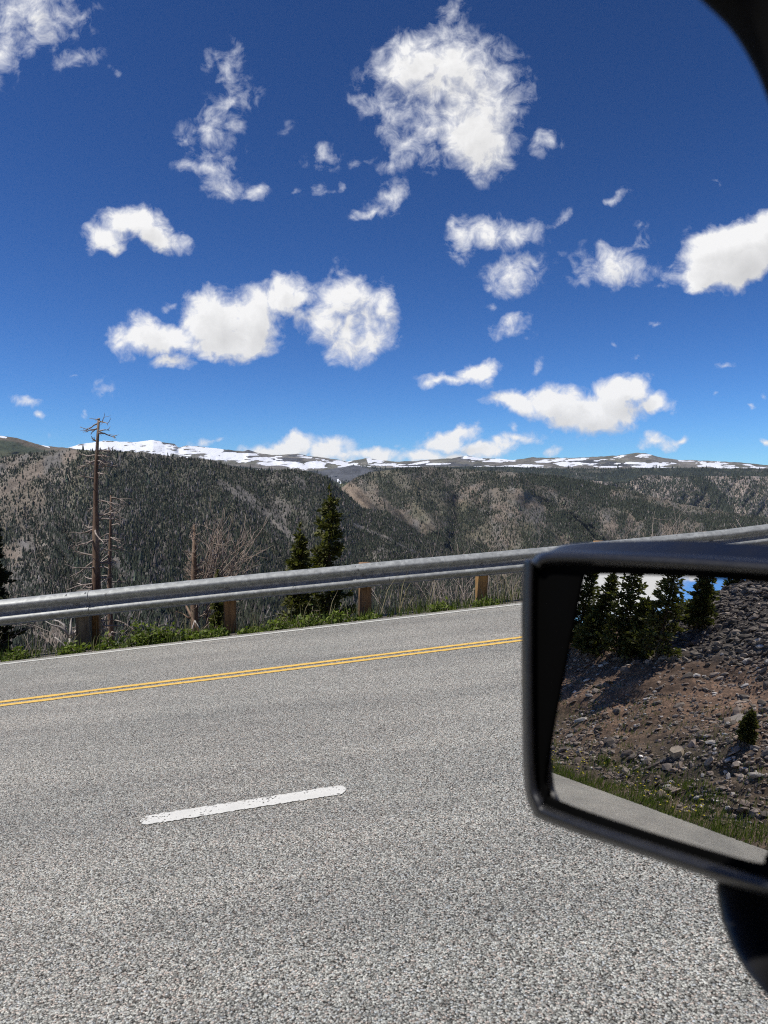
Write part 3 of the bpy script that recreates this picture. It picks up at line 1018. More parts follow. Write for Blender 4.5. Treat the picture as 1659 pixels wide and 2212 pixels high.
def wood_mat(name, dark, light):
    m, nt, b = new_mat(name)
    co = obj_coord(nt)
    mp = nt.add('ShaderNodeMapping')
    nt.set(mp, 0, co)
    mp.inputs[3].default_value = (38, 38, 2.2)
    n = nt.noise(mp.outputs[0], 1.0, 6, .65, .6)
    n2 = nt.noise(co, 5, 4, .6)
    c = nt.ramp(n, [(.3, dark), (.6, light)])
    c = nt.mix(nt.mapr(n2, .35, .7, 0, .6), c, nt.mix(1.0, c, (.5, .48, .46), 'MULTIPLY'))
    nt.set(b, 'Base Color', c)
    b.inputs['Roughness'].default_value = .85
    nt.set(b, 'Normal', nt.add('ShaderNodeBump', inp={'Strength': .8, 'Distance': .008, 'Height': n}))
    return m


M_GALV = galv_mat()
M_BOLT = plain('bolt_steel', (.22, .23, .23), .5, .6)
M_POST_GREY = wood_mat('weathered_grey_wood', (.07, .058, .045), (.20, .17, .13))
M_POST_BRN = wood_mat('brown_treated_wood', (.11, .062, .03), (.34, .20, .09))
M_POST_LOG = wood_mat('orange_log_wood', (.22, .12, .045), (.56, .34, .14))
M_TAPE = plain('reflective_tape', (.62, .62, .58), .4, 0, 60, .15)

# beam section: (towards the road, up), top to bottom, .33 m tall
BEAM_H = .33
prof = np.array([(-.006, .330), (.012, .327), (.040, .305), (.066, .284), (.079, .270), (.084, .256), (.083, .240), (.074, .224), (.050, .206), (.022, .190), (.006, .180), (.001, .166),
                 (.004, .154), (.018, .140), (.048, .122), (.073, .106), (.088, .090), (.092, .074), (.087, .060), (.070, .046), (.040, .025), (.014, .004), (.030, .0), (.030, -.005), (-.006, -.004)])
top_pts = np.array([(0, 1758.5), (400, 1716.0), (780, 1678.5), (1180, 1641), (1611, 1603), (1789, 1584), (2107, 1553.5), (2250, 1535.6)]) / 1.3562
rail_s, rail_h = [], []
for x, y in top_pts:                                 # height of the top edge at each station
    s = s_at(x, W_RAIL, .75)
    p0, r = R(s, W_RAIL, 0.0), pix(x, y)
    k = p0[1] / r[1]
    rail_s.append(s)
    rail_h.append((k * r - p0) @ RN)
rail_s, rail_h = np.array(rail_s), np.array(rail_h)


def rail_top(s):
    return np.interp(s, rail_s, rail_h)


def rail_w(s):
    s = np.asarray(s, float)
    return W_RAIL + np.where(s < -9, (-9 - s) * .55, 0)


post_x = [174, 493, 785, 1037]
post_s = [s_at(x, W_RAIL + .12, .3) for x in post_x]
stp = (post_s[3] - post_s[0]) / 3
for k in range(1, 8):
    post_s.append(post_s[3] + stp * k)
post_s = [post_s[0] - 2 * stp, post_s[0] - stp] + post_s
post_s = np.array(post_s)
splice = post_s[0::2]                                # joints at every second post

rail_root = empty('guardrail', R(post_s[2], W_RAIL, 0), 'galvanised W beam guardrail on wooden posts along the far road edge', 'guardrail')
RORG = np.array(rail_root.location)
edges = np.concatenate([[-24], splice + .16, [post_s[-1] + 4]])
for k in range(len(edges) - 1):
    a0, a1 = edges[k] - (.32 if k else 0), edges[k + 1]
    n = max(6, int((a1 - a0) / .12))
    s = np.linspace(a0, a1, n)
    off = .009 if k % 2 else 0.0
    mb = MB()
    rings = []
    dent = (fbm(s * .7, s * 0, 7, 4) - .5) * .012
    for si, de in zip(s, dent):
        hh = rail_top(si) - BEAM_H + prof[:, 1] * 1.0 + off * .5
        fr = R(np.full(len(prof), si), rail_w(si) - prof[:, 0] - off + de, hh)
        bk = R(np.full(len(prof), si), rail_w(si) - prof[:, 0] - off + de + .0035, hh)
        rings.append(np.concatenate([fr, bk[::-1]]))
    mb.loft(rings, True)
    mb.build('rail_panel', M_GALV, rail_root, True, RORG)


def dome(mb, c, nrm, r, hgt):
    nrm = nrm / np.linalg.norm(nrm)
    u = np.cross(nrm, [0.3, .2, .9])
    u /= np.linalg.norm(u)
    w = np.cross(nrm, u)
    a = np.arange(10) * 2 * math.pi / 10
    rings = [c + r * k * (np.cos(a)[:, None] * u + np.sin(a)[:, None] * w) + nrm * h for k, h in ((1, -.004), (1, .0), (.85, hgt * .55), (.5, hgt * .9), (.12, hgt))]
    mb.loft(rings, True, cap1=True)


up_n = RN * .75 - RC * .66
for sp_ in splice:
    for ds, ph, pq, nn in ((-.11, .302, .043, up_n), (.13, .302, .043, up_n), (-.11, .116, .060, up_n), (.13, .116, .060, up_n), (-.11, .212, .058, -RC), (.13, .212, .058, -RC)):
        mb = MB()
        dome(mb, R(sp_ + ds, W_RAIL - pq - .004, rail_top(sp_ + ds) - BEAM_H + ph), nn, .017, .013)
        mb.build('bolt', M_BOLT, rail_root, True, RORG)


def bevel_box(mb, cs, cw, hs, hw, z0, z1, bev=.012, zfn=None):
    """upright post in road station/width, plumb"""
    oct_ = [(-hs + bev, -hw), (hs - bev, -hw), (hs, -hw + bev), (hs, hw - bev), (hs - bev, hw), (-hs + bev, hw), (-hs, hw - bev), (-hs, -hw + bev)]
    base = R(cs, cw, 0)
    dx = RD.copy(); dx[2] = 0; dx /= np.linalg.norm(dx)
    wy = np.array([-dx[1], dx[0], 0])
    rings = []
    for z, k in ((z0, 1.0), (0, 1.0), ((z0 + z1) / 2, .99), (z1 - .012, 1.0), (z1, .93)):
        rings.append([base + dx * a * k + wy * b * k + np.array([0, 0, z]) for a, b in oct_])
    rings = sorted(rings, key=lambda r: r[0][2])
    mb.loft(rings, True, True, True)


for k, s in enumerate(post_s):
    zt = rail_top(s) + (.012 if k % 2 == 0 else -.01)
    wp = float(rail_w(s))
    mb = MB()
    if k in (2,):
        bevel_box(mb, s + .02, wp + .14, .085, .095, -1.0, zt, .008)
        mb.build('post', M_POST_GREY, rail_root, False, RORG)
        mb = MB()
        bevel_box(mb, s + .12, wp + .32, .07, .08, -1.2, zt - .1, .01)
        mb.build('backing_post', M_POST_BRN, rail_root, False, RORG)
    elif k == 3:
        bevel_box(mb, s, wp + .14, .085, .095, -1.0, zt, .02)
        mb.build('post', M_POST_BRN, rail_root, False, RORG)
    elif k == 4:
        bevel_box(mb, s, wp + .14, .088, .09, -1.0, zt, .045)
        mb.build('post', M_POST_BRN, rail_root, True, RORG)
    else:
        base = R(s, wp + .14, 0)
        zs = np.linspace(-1.0, zt, 9)
        pts = [base + np.array([math.sin(z * 5 + k) * .006, 0, z]) for z in zs]
        mb.tube(pts, .092 + .006 * np.sin(zs * 7 + k), 14)
        mb.build('post', M_POST_LOG, rail_root, True, RORG)
    # spacer between beam and post, with its washer and bolt
    mb = MB()
    hb = rail_top(s) - BEAM_H
    cs, cw = s, wp + .024
    v = np.array([R(cs + a, cw + b, hb + c) for a in (-.075, .075) for b in (-.016, .016) for c in (.03, .3)])
    mb.add(v, None, [(0, 1, 3, 2), (4, 6, 7, 5), (0, 4, 5, 1), (2, 3, 7, 6), (0, 2, 6, 4), (1, 5, 7, 3)])
    mb.build('spacer_block', M_POST_GREY, rail_root, False, RORG)
    mb = MB()
    v = np.array([R(s + a, wp - .010 - b, hb + .165 + c) for a in (-.038, .038) for b in (0, .006) for c in (-.024, .024)])
    mb.add(v, None, [(0, 1, 3, 2), (4, 6, 7, 5), (0, 4, 5, 1), (2, 3, 7, 6), (0, 2, 6, 4), (1, 5, 7, 3)])
    dome(mb, R(s + .005, wp - .016, hb + .165), -RC, .016, .014)
    mb.build('post_bolt', M_BOLT, rail_root, False, RORG)
for x0, x1 in ((1106, 1150), (1506, 1562)):
    a, b2 = s_at(x0, W_RAIL, .5), s_at(x1, W_RAIL, .5)
    mb = MB()
    hb = rail_top(a) - BEAM_H
    hb2 = rail_top(b2) - BEAM_H
    v = np.array([R(ss_, W_RAIL - .012 - q_, h_ + z_) for ss_, h_ in ((a, hb), (b2, hb2)) for q_ in (0, .004) for z_ in (.168, .206)])
    mb.add(v, None, [(0, 1, 3, 2), (4, 6, 7, 5), (0, 4, 5, 1), (2, 3, 7, 6), (0, 2, 6, 4), (1, 5, 7, 3)])
    mb.build('reflector_strip', M_TAPE, rail_root, False, RORG)


# ------------------------------------------------------------------ vegetation
def leaf_mat(name, c0, c1, scale=6.0, trans=.25):
    m, nt, b = new_mat(name)
    at = nt.add('ShaderNodeAttribute', attribute_name='tone')
    c = nt.mix(at.outputs['Fac'], c0, c1)
    nt.set(b, 'Base Color', c)
    b.inputs['Roughness'].default_value = .6
    b.inputs['Specular IOR Level'].default_value = .3
    tr = nt.add('ShaderNodeBsdfTranslucent')
    nt.set(tr, 0, nt.mix(1.0, c, (1.1, 1.25, .5), 'MULTIPLY'))
    mx = nt.add('ShaderNodeMixShader', inp={0: trans, 1: b.outputs[0], 2: tr.outputs[0]})
    nt.set(m.node_tree.nodes['Material Output'], 0, mx.outputs[0])
    return m


def bark_mat(name, stops, zs=7.0):
    m, nt, b = new_mat(name)
    co = obj_coord(nt)
    mp = nt.add('ShaderNodeMapping')
    nt.set(mp, 0, co)
    mp.inputs[3].default_value = (1, 1, .3)
    n = nt.noise(mp.outputs[0], zs, 6, .65)
    nt.set(b, 'Base Color', nt.ramp(n, stops))
    b.inputs['Roughness'].default_value = .85
    nt.set(b, 'Normal', nt.add('ShaderNodeBump', inp={'Strength': .8, 'Distance': .02, 'Height': n}))
    return m


M_NEEDLE = leaf_mat('spruce_needles', (.035, .042, .013), (.19, .19, .055), trans=.25)
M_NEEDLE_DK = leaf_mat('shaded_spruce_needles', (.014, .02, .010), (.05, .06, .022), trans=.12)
M_LEAF = leaf_mat('shrub_leaves', (.05, .085, .014), (.24, .30, .055), trans=.35)
M_GRASS = leaf_mat('grass_blades', (.05, .085, .018), (.22, .25, .08), trans=.35)
M_DRYGR = leaf_mat('dry_grass', (.22, .19, .10), (.45, .40, .26), trans=.2)
M_FLOWER = leaf_mat('yellow_petals', (.75, .62, .02), (.85, .75, .05), trans=.2)
M_SPBARK = bark_mat('spruce_bark', [(.3, (.05, .035, .025)), (.7, (.16, .12, .09))])
M_SNAG = bark_mat('dead_pine_bark', [(.28, (.05, .028, .02)), (.46, (.15, .092, .06)), (.60, (.26, .185, .125)), (.75, (.40, .34, .27))], 5.0)
M_TWIG = bark_mat('bleached_twigs', [(.3, (.17, .13, .11)), (.6, (.40, .34, .29)), (.8, (.58, .53, .47))])
M_RUST = bark_mat('rusty_dead_twigs', [(.3, (.18, .13, .10)), (.6, (.42, .335, .27)), (.8, (.62, .55, .48))])
M_WHITEWOOD = bark_mat('silvered_dead_wood', [(.3, (.30, .27, .24)), (.6, (.55, .51, .46)), (.8, (.70, .67, .62))])


def at_depth(x, y, dep):
    return pix(x, y) * dep


def ground_z(p):
    """height of the fill slope under a point"""
    v = np.asarray(p) - RO
    # station and width for a point: drop to the road plane vertically
    k = (v @ RN) / RN[2]
    f = v - np.array([0, 0, k])
    s, w = f @ RD, f @ RC
    t = w - float(shoulder_w(np.array(s)))
    return float(ground(np.array(s), np.array(max(t, 0)))[2])


def branch(mb, p, d, L, r0, rs, droop=0.0, wig=.15, n=6, sides=5, forks=0, flen=.45, up=0.0):
    d = d / np.linalg.norm(d)
    pts = [p]
    cur = d.copy()
    for i in range(n):
        cur = cur + rs.normal(0, wig, 3) + np.array([0, 0, up - droop])
        cur /= np.linalg.norm(cur)
        pts.append(pts[-1] + cur * L / n)
    pts = np.array(pts)
    mb.tube(pts, np.linspace(r0, max(r0 * .25, .0018), n + 1), sides)
    for k in range(forks):
        i = rs.integers(max(1, n // 3), n)
        dd = (pts[i] - pts[i - 1]) / (L / n)
        dd = dd + rs.normal(0, .65, 3)
        branch(mb, pts[i], dd, L * flen * rs.uniform(.6, 1.2), r0 * .5, rs, droop, wig * 1.2, max(3, n - 2), max(3, sides - 1), max(0, forks - 2), flen, up)
    return pts


def sprigs(mb, P, D, size, rs, tone):
    """many small leaf-shaped tufts: points P, directions D"""
    k = len(P)
    D = D / (np.linalg.norm(D, axis=1)[:, None] + 1e-9)
    up = rs.normal(0, 1, (k, 3))
    s = np.cross(D, up)
    s /= np.linalg.norm(s, axis=1)[:, None] + 1e-9
    L = (size * rs.uniform(.6, 1.4, k))[:, None]
    wd = L * rs.uniform(.2, .34, k)[:, None]
    v = np.stack([P, P + D * L * .45 + s * wd, P + D * L, P + D * L * .45 - s * wd], 1)
    idx = np.arange(k)[:, None] * 4
    q = idx + np.array([[0, 1, 2, 3]])
    mb.add(v.reshape(-1, 3), None, q, tone=np.repeat(tone, 4))


def make_spruce(name, base, H, spread, label, seed, group=None, mat=None, whorls=26, density=1.0, cat='tree', sp=.11, lean=(0, 0), bare=.08):
    rs = np.random.default_rng(seed)
    root = empty(name, base, label, cat, group)
    tb = MB()
    zz = np.linspace(-.25, H, 12)
    axis = lambda z: np.array([lean[0] * z / H + .012 * H * math.sin(z * 2.1 + seed) * .3, lean[1] * z / H, z])
    tb.tube([axis(z) for z in zz], np.linspace(H * .018 + .01, .006, 12), 8)
    mb = MB()
    for wv in range(whorls):
        f = bare + (1 - bare) * (wv / whorls) ** .92
        z = f * H * .97
        R0 = spread * (1 - f) ** .78 * (1 - .25 * max(0, .18 - f) / .18) + .05 * spread
        nb = rs.integers(5, 9)
        for b in range(nb):
            a = rs.random() * 6.283
            L = R0 * rs.choice([.45, .8, 1.0, 1.2], p=[.2, .35, .35, .1]) * rs.uniform(.8, 1.1)
            if L < .03:
                continue
            el = rs.uniform(-.25, .15) + .5 * f
            d = np.array([math.cos(a) * math.cos(el), math.sin(a) * math.cos(el), math.sin(el)])
            n = 6
            pts = [axis(z)]
            cur = d.copy()
            for i in range(n):
                cur = cur + np.array([0, 0, -.10 if i < 3 else .16]) + rs.normal(0, .06, 3)
                cur /= np.linalg.norm(cur)
                pts.append(pts[-1] + cur * L / n)
            pts = np.array(pts)
            tb.tube(pts, np.linspace(.008 + L * .008, .003, n + 1), 4)
            k = int(max(8, 85 * L / spread * density))
            t = rs.beta(1.5, 1.0, k) * n
            i0 = np.clip(t.astype(int), 0, n - 1)
            fr = (t - i0)[:, None]
            P = pts[i0] * (1 - fr) + pts[i0 + 1] * fr
            T = pts[i0 + 1] - pts[i0]
            T /= np.linalg.norm(T, axis=1)[:, None]
            side = rs.normal(0, 1, (k, 3)) * np.array([1, 1, .55])
            Dv = T * .8 + side * .7 + np.array([0, 0, .12])
            P = P + side * .028 * sp / .11
            sprigs(mb, P, Dv, np.full(k, sp), rs, np.clip(rs.normal(.42, .25, k) + .25 * (t / n - .5), 0, 1))
    k = int(90 * density)
    zt = H * rs.uniform(.84, 1.02, k)
    P = np.array([axis(z) for z in zt])
    sprigs(mb, P, rs.normal(0, .5, (k, 3)) + np.array([0, 0, .9]), np.full(k, sp * .8), rs, rs.random(k))
    tb.build('trunk', M_SPBARK, root, True)
    mb.build('needled_branches', mat or M_NEEDLE, root, False)
    return root


def place_on_slope(x, dep):
    p = at_depth(x, 1106, dep)
    p[2] = ground_z(p)
    return p


def height_to(p, x, y):
    """height that brings a plumb top at p to image row y"""
    r = pix(x, y)
    return r[2] * p[1] / r[1] - p[2]


# two green spruces behind the rail
p = place_on_slope(711, 13.6)
make_spruce('spruce_tree', p, height_to(p, 711, 1058), .84, 'taller green spruce behind the guardrail beside the brown post', 31, whorls=34, density=1.15, sp=.095, bare=.16)
p = place_on_slope(640, 13.0)
make_spruce('spruce_tree', p, height_to(p, 643, 1140), 0.54, 'shorter narrow green spruce left of the taller one behind the rail', 33, whorls=38, density=1.0, sp=.08, bare=.2, lean=(.05, 0))
p = place_on_slope(-24, 12.0)
make_spruce('spruce_tree', p, height_to(p, -26, 1095), .66, 'dark spruce cut off by the left edge of the view', 35, mat=M_NEEDLE_DK, whorls=36, sp=.09, bare=.25)
p = place_on_slope(469, 11.3)
make_spruce('spruce_sapling', p, height_to(p, 472, 1236), .26, 'small yellowish green sapling just left of the second brown post', 37, whorls=22, density=.9, sp=.06, bare=.05)


def snag(name, x_base, x_top, y_top, dep, r0, label, seed, nb, blen, mat, low=.12, group=None, bend=0.0, topfork=True):
    rs = np.random.default_rng(seed)
    p = place_on_slope(x_base, dep)
    H = height_to(p, x_top, y_top)
    root = empty(name, p, label, 'dead tree', group)
    top = pix(x_top, y_top)
    top = top * (p[1] / top[1]) - p
    mb = MB()
    n = 16
    tt = np.linspace(0, 1, n)
    pts = np.stack([top[0] * tt ** 1.1 + .02 * np.sin(tt * 9 + seed), .03 * np.sin(tt * 7), -.2 + (H + .2) * tt], 1)
    mb.tube(pts, r0 * (1 - tt * .86) * (1 + .06 * np.sin(tt * 40)), 10)
    mb.build('trunk', mat, root, True)
    mb = MB()
    mb.tube(pts, r0 * .25 * (1 - tt * .86), 5)            # unseen core added inside the trunk to join the branches
    for k in range(nb):
        f = low + (1 - low) * rs.random() ** .9
        i = min(int(f * (n - 1)), n - 2)
        q = pts[i] + (pts[i + 1] - pts[i]) * (f * (n - 1) - i)
        a = rs.choice([rs.normal(0, .5), rs.normal(math.pi, .5), rs.random() * 6.28], p=[.4, .35, .25])
        L = blen * (.35 + .9 * rs.random()) * (1.15 - .55 * f)
        branch(mb, q, np.array([math.cos(a), math.sin(a), rs.uniform(-.25, .15)]), L, r0 * .16 * (1.1 - f * .5) + .003, rs, .06, .16, 6, 5, int(rs.integers(1, 5)), .5, .03)
    if topfork:
        for a, L, f in ((0.15, .40, .895), (.4, .26, .90), (3.0, .28, .905), (2.8, .16, .94), (-.2, .2, .925), (3.1, .24, .87), (2.6, .12, .965)):
            i = int(f * (n - 1))
            branch(mb, pts[i], np.array([math.cos(a), .2, .12]), L, r0 * .13, rs, 0, .15, 6, 5, 3, .4, .11)
    mb.build('dead_branches', M_TWIG if mat is M_SNAG else mat, root, True)
    return root


snag('dead_pine', 193, 213, 903, 12.6, .135, 'tall bare dead pine with reddish trunk rising above the skyline', 41, 60, .52, M_SNAG, .2)
snag('dead_pine', 240, 236, 1070, 13.2, .10, 'thin bare dead pine just right of the tall dead pine', 43, 60, .6, M_SNAG, .1, topfork=False)


def thicket(name, x, y_top, dep, label, seed, stems, spread, mat, cat='dead shrub', group=None, forks=5, fan=.35, bushy=1.0, lean=0.0):
    rs = np.random.default_rng(seed)
    p = place_on_slope(x, dep)
    H = height_to(p, x, y_top)
    root = empty(name, p, label, cat, group)
    mb = MB()
    for k in range(stems):
        q = np.array([rs.normal(0, spread * .35), rs.normal(0, spread * .2), -.1])
        d = np.array([rs.normal(lean, fan), rs.normal(0, fan * .6), 1.0])
        branch(mb, q, d, H * rs.uniform(.6, 1.08), .009 + .006 * rs.random(), rs, 0, .10, 8, 5, forks, .42 * bushy, .05)
    mb.tube([(-spread * .8, 0, -.06), (0, .02, -.12), (spread * .8, 0, -.06)], .03, 5)
    mb.build('stems', mat, root, True)
    return root


# rusty dead sapling with a fan of upright twigs
def rusty():
    rs = np.random.default_rng(51)
    p = place_on_slope(418, 11.9)
    H = height_to(p, 416, 1134)
    root = empty('dead_sapling', p, 'rusty dead sapling with a fan of upright twigs left of the second post', 'dead tree')
    tk, tw = MB(), MB()
    tk.tube([(0, 0, -.2), (.01, 0, H * .3), (-.01, .02, H * .6), (0, 0, H * .8), (.01, 0, H)], [.075, .07, .062, .042, .012], 8)
    tk.tube([(.17, .1, -.2), (.16, .1, H * .35), (.2, .1, H * .6)], [.03, .027, .018], 7)
    for k in range(50):
        f = rs.uniform(.45, .98)
        a = rs.random() * 6.28
        branch(tw, np.array([0, 0, f * H]), np.array([math.cos(a), math.sin(a) * .7, rs.uniform(.4, 1.3)]), .36 * (1.35 - f), .011, rs, 0, .14, 5, 4, 4, .5, .08)
    for k in range(28):
        q = np.array([.08 + .18 * rs.random(), 0, H * rs.uniform(.42, .66)])
        branch(tw, q, np.array([rs.uniform(.15, 1.0), rs.normal(0, .3), rs.uniform(.5, 1.2)]), rs.uniform(.5, .95) * H * .55, .012, rs, 0, .10, 7, 4, 4, .42, .09)
    tk.build('trunk', M_SNAG, root, True)
    tw.build('dead_branches', M_RUST, root, True)


rusty()


def dead_branch(name, pts_px, label, mat, r=.02, extra=(), cat='dead branch'):
    """bleached wood lying or standing at the verge: pts (x, y, depth)"""
    P = np.array([at_depth(*q) for q in pts_px])
    root = empty(name, P[0], label, cat)
    rs = np.random.default_rng(int(P[0][0] * 1000) % 999)
    mb = MB()
    mb.tube(P - P[0], np.linspace(r, r * .45, len(P)), 7)
    for e in extra:
        Q = np.array([at_depth(*q) for q in e]) - P[0]
        mb.tube(Q, np.linspace(r * .75, r * .25, len(Q)), 6)
        branch(mb, Q[-1], Q[-1] - Q[-2], .14, r * .25, rs, 0, .2, 4, 4, 2)
    mb.build('limbs', mat, root, True)


dead_branch('dead_branch', [(154, 1425, 10.5), (151, 1395, 10.5), (150, 1376, 10.55)], 'silvery forked dead branch left of the grey post', M_WHITEWOOD, .03,
            [[(150, 1378, 10.55), (141, 1362, 10.55), (128, 1354, 10.5), (112, 1350, 10.5), (98, 1342, 10.45)], [(150, 1378, 10.55), (166, 1362, 10.6), (178, 1348, 10.6), (181, 1335, 10.6)],
             [(141, 1362, 10.55), (138, 1350, 10.6), (126, 1342, 10.6), (112, 1338, 10.6)], [(152, 1372, 10.5), (153, 1350, 10.6), (155, 1330, 10.6)], [(152, 1402, 10.5), (140, 1396, 10.45), (128, 1384, 10.45), (118, 1376, 10.45)]])
dead_branch('dead_branch', [(412, 1376, 11.0), (417, 1352, 11.0), (421, 1340, 11.05)], 'short white broken stick standing in the shrubs by the second post', M_WHITEWOOD, .014, [[(421, 1341, 11.05), (428, 1352, 11), (431, 1360, 11)]])
dead_branch('dead_branch', [(432, 1368, 11.4), (415, 1335, 11.6), (402, 1308, 11.7)], 'dark leaning dead stem under the rusty sapling', M_SNAG, .03, [[(414, 1334, 11.6), (405, 1334, 11.6), (396, 1326, 11.6)]])
dead_branch('dead_branch', [(560, 1347, 12), (572, 1334, 12), (583, 1312, 12)], 'pale thin stick on the slope between the second and third posts', M_WHITEWOOD, .008, [[(572, 1334, 12), (582, 1332, 12), (590, 1330, 12)]])
dead_branch('dead_branch', [(118, 1420, 10.6), (108, 1408, 10.6), (95, 1404, 10.55), (84, 1405, 10.5)], 'pale crooked stick lying in the verge below the forked branch', M_WHITEWOOD, .011, [[(108, 1408, 10.6), (112, 1418, 10.6), (124, 1423, 10.6)]])

thicket('dead_shrub', 272, 1232, 13.0, 'tangled dead shrub between the dead pines and the leafy shrub', 61, 12, .9, M_TWIG, forks=5, fan=.5)
thicket('dead_shrub', 85, 1196, 13.2, 'sparse bleached dead shrub left of the tall dead pine', 62, 6, .7, M_TWIG, forks=4, fan=.4)
thicket('dead_shrub', 20, 1300, 12.5, 'low grey dead shrub near the left edge under the rail', 63, 6, .5, M_TWIG, forks=4, fan=.5)
thicket('dead_shrub', 985, 1222, 14.2, 'bleached dead willow thicket left of the orange log post', 64, 30, 1.15, M_TWIG, forks=4, fan=.28)
thicket('dead_shrub', 1092, 1205, 14.6, 'bleached dead willow thicket between the log post and the mirror', 65, 36, .95, M_TWIG, forks=4, fan=.26)
thicket('dead_shrub', 1410, 1124, 12.6, 'twiggy dead shrub rising above the rail behind the mirror', 66, 22, .8, M_TWIG, forks=4, fan=.3)
thicket('dead_shrub', 1672, 1090, 12.4, 'dead twiggy shrub at the right edge above the rail', 67, 8, .5, M_TWIG, forks=4, fan=.3)


def shrub(name, x, y_base, y_top, wpx, label, seed, dep=None, nleaf=420, leaf=.052, mat=None, cat='shrub', group=None, t_off=.25):
    rs = np.random.default_rng(seed)
    s = s_at(x, W_PAVE + t_off)
    p = ground(np.array(s), np.array(t_off))
    dep = p[1]
    H = abs(y_base - y_top) / FD * dep
    Wd = wpx / FD * dep / 2
    root = empty(name, p, label, cat, group)
    st, lf = MB(), MB()
    nst = int(6 + wpx / 5)
    tips = []
    for k in range(nst):
        q = np.array([rs.uniform(-Wd * .8, Wd * .8), rs.normal(0, .07), -.04])
        hk = 1.4 * H * rs.uniform(.5, 1.1) * (1 - .55 * (q[0] / max(Wd, .01)) ** 2) * rs.uniform(.55, 1.05)
        d = np.array([rs.normal(q[0] / Wd * .35, .25), rs.normal(-.05, .3), 1])
        tips.append(branch(st, q, d, hk, .005, rs, 0, .12, 6, 4, 1, .4))
    for pts in tips:
        k = max(12, int(nleaf / nst))
        t = rs.uniform(.8, 6, k)
        i0 = np.clip(t.astype(int), 0, 5)
        P = pts[i0] + (pts[i0 + 1] - pts[i0]) * (t - i0)[:, None] + rs.normal(0, .03, (k, 3))
        D = rs.normal(0, 1, (k, 3)) * np.array([1, 1, .45]) + np.array([0, 0, .25])
        sprigs(lf, P, D, np.full(k, leaf), rs, np.clip(rs.normal(.45, .28, k), 0, 1))
    st.tube([(-Wd * .9, 0, -.03), (0, .02, -.07), (Wd * .9, 0, -.03)], .02, 5)
    st.build('stems', M_RUST, root, True)
    lf.build('leaves', mat or M_LEAF, root, False)


for a in [(50, 1428, 1402, 60, 'low green clump left of the forked dead branch', 71), (160, 1414, 1384, 44, 'leafy green clump against the left side of the grey post', 72), (232, 1404, 1372, 80, 'low leafy clump right of the grey post', 73),
          (318, 1394, 1342, 86, 'large leafy green shrub midway between the first two posts', 74, None, 900), (372, 1386, 1352, 54, 'leafy shrub beside the large one towards the second post', 75),
          (430, 1380, 1354, 62, 'leafy clump under the rusty dead sapling', 76), (478, 1374, 1348, 40, 'small leafy clump at the foot of the second post', 77), (600, 1358, 1328, 60, 'leafy clump under the shorter spruce', 78),
          (668, 1350, 1316, 76, 'leafy clump at the foot of the taller spruce', 79), (735, 1344, 1318, 60, 'leafy clump left of the third post', 80), (800, 1334, 1318, 44, 'low clump at the right foot of the third post', 81),
          (545, 1366, 1350, 50, 'thin low clump right of the second post', 82), (960, 1316, 1296, 60, 'low green clump left of the log post', 83), (1050, 1306, 1288, 60, 'low green clump at the foot of the log post', 84)]:
    shrub('shrub', *a)


def grass(name, s0, s1, t0, t1, n, hgt, label, seed, mat, curve_=.4):
    rs = np.random.default_rng(seed)
    s = rs.uniform(s0, s1, n)
    t = t0 + (t1 - t0) * rs.random(n)
    cl = fbm(s * 2.2, t * 3, seed)
    keep = rs.random(n) < sstep(.3, .6, cl) + .12
    s, t, cl = s[keep], t[keep], cl[keep]
    P = ground(s, t)
    n = len(s)
    h = hgt * rs.lognormal(0, .35, n) * (.5 + cl)
    a = rs.random(n) * 6.283
    ln = np.stack([np.cos(a), np.sin(a), 0 * a], 1) * (h * curve_ * rs.random(n))[:, None]
    sd = np.stack([-np.sin(a + 1), np.cos(a + 1), 0 * a], 1) * (.0035 + .003 * rs.random(n))[:, None]
    z = np.array([0, 0, 1.0])
    v = np.stack([P - sd, P + sd, P + ln * .4 + z * (h * .6)[:, None] + sd * .8, P + ln * .4 + z * (h * .6)[:, None] - sd * .8, P + ln + z * h[:, None]], 1)
    b = (np.arange(n) * 5)[:, None]
    tone = np.repeat(np.clip(rs.normal(.45, .28, n), 0, 1), 5)
    return mesh_np(name, v.reshape(-1, 3), b + np.array([[3, 2, 4]]), b + np.array([[0, 1, 2, 3]]), mat, attrs={'tone': tone}, label=label, cat='grass', kind='stuff')


grass('grass', -7.5, 26, .02, .75, 9000, .10, 'short green grass along the pavement edge under the guardrail', 91, M_GRASS)
grass('dry_grass', -7.5, 26, .25, 1.2, 1500, .28, 'pale dry grass stalks in the verge under the guardrail', 92, M_DRYGR, .5)
grass('grass', -7.5, 26, .7, 3.5, 6000, .16, 'taller grass on the top of the fill slope', 93, M_GRASS)

# ------------------------------------------------------------------ car: door mirror and window frame
MAZ, MEL = math.radians(31), math.radians(8.6)
MN = np.array([-math.cos(MAZ) * math.cos(MEL), -math.sin(MAZ) * math.cos(MEL), math.sin(MEL)])
MP0 = pix(1440, 1530) * .56


def on_plane(x, y, off):
    r = pix(x, y)
    return r * (((MP0 + off * MN) @ MN) / (r @ MN))


def mray(x, y):
    """start and direction of the reflected ray through an image point on the glass"""
    q = on_plane(x, y, 0)
    u = q / np.linalg.norm(q)
    return q, u - 2 * (u @ MN) * MN


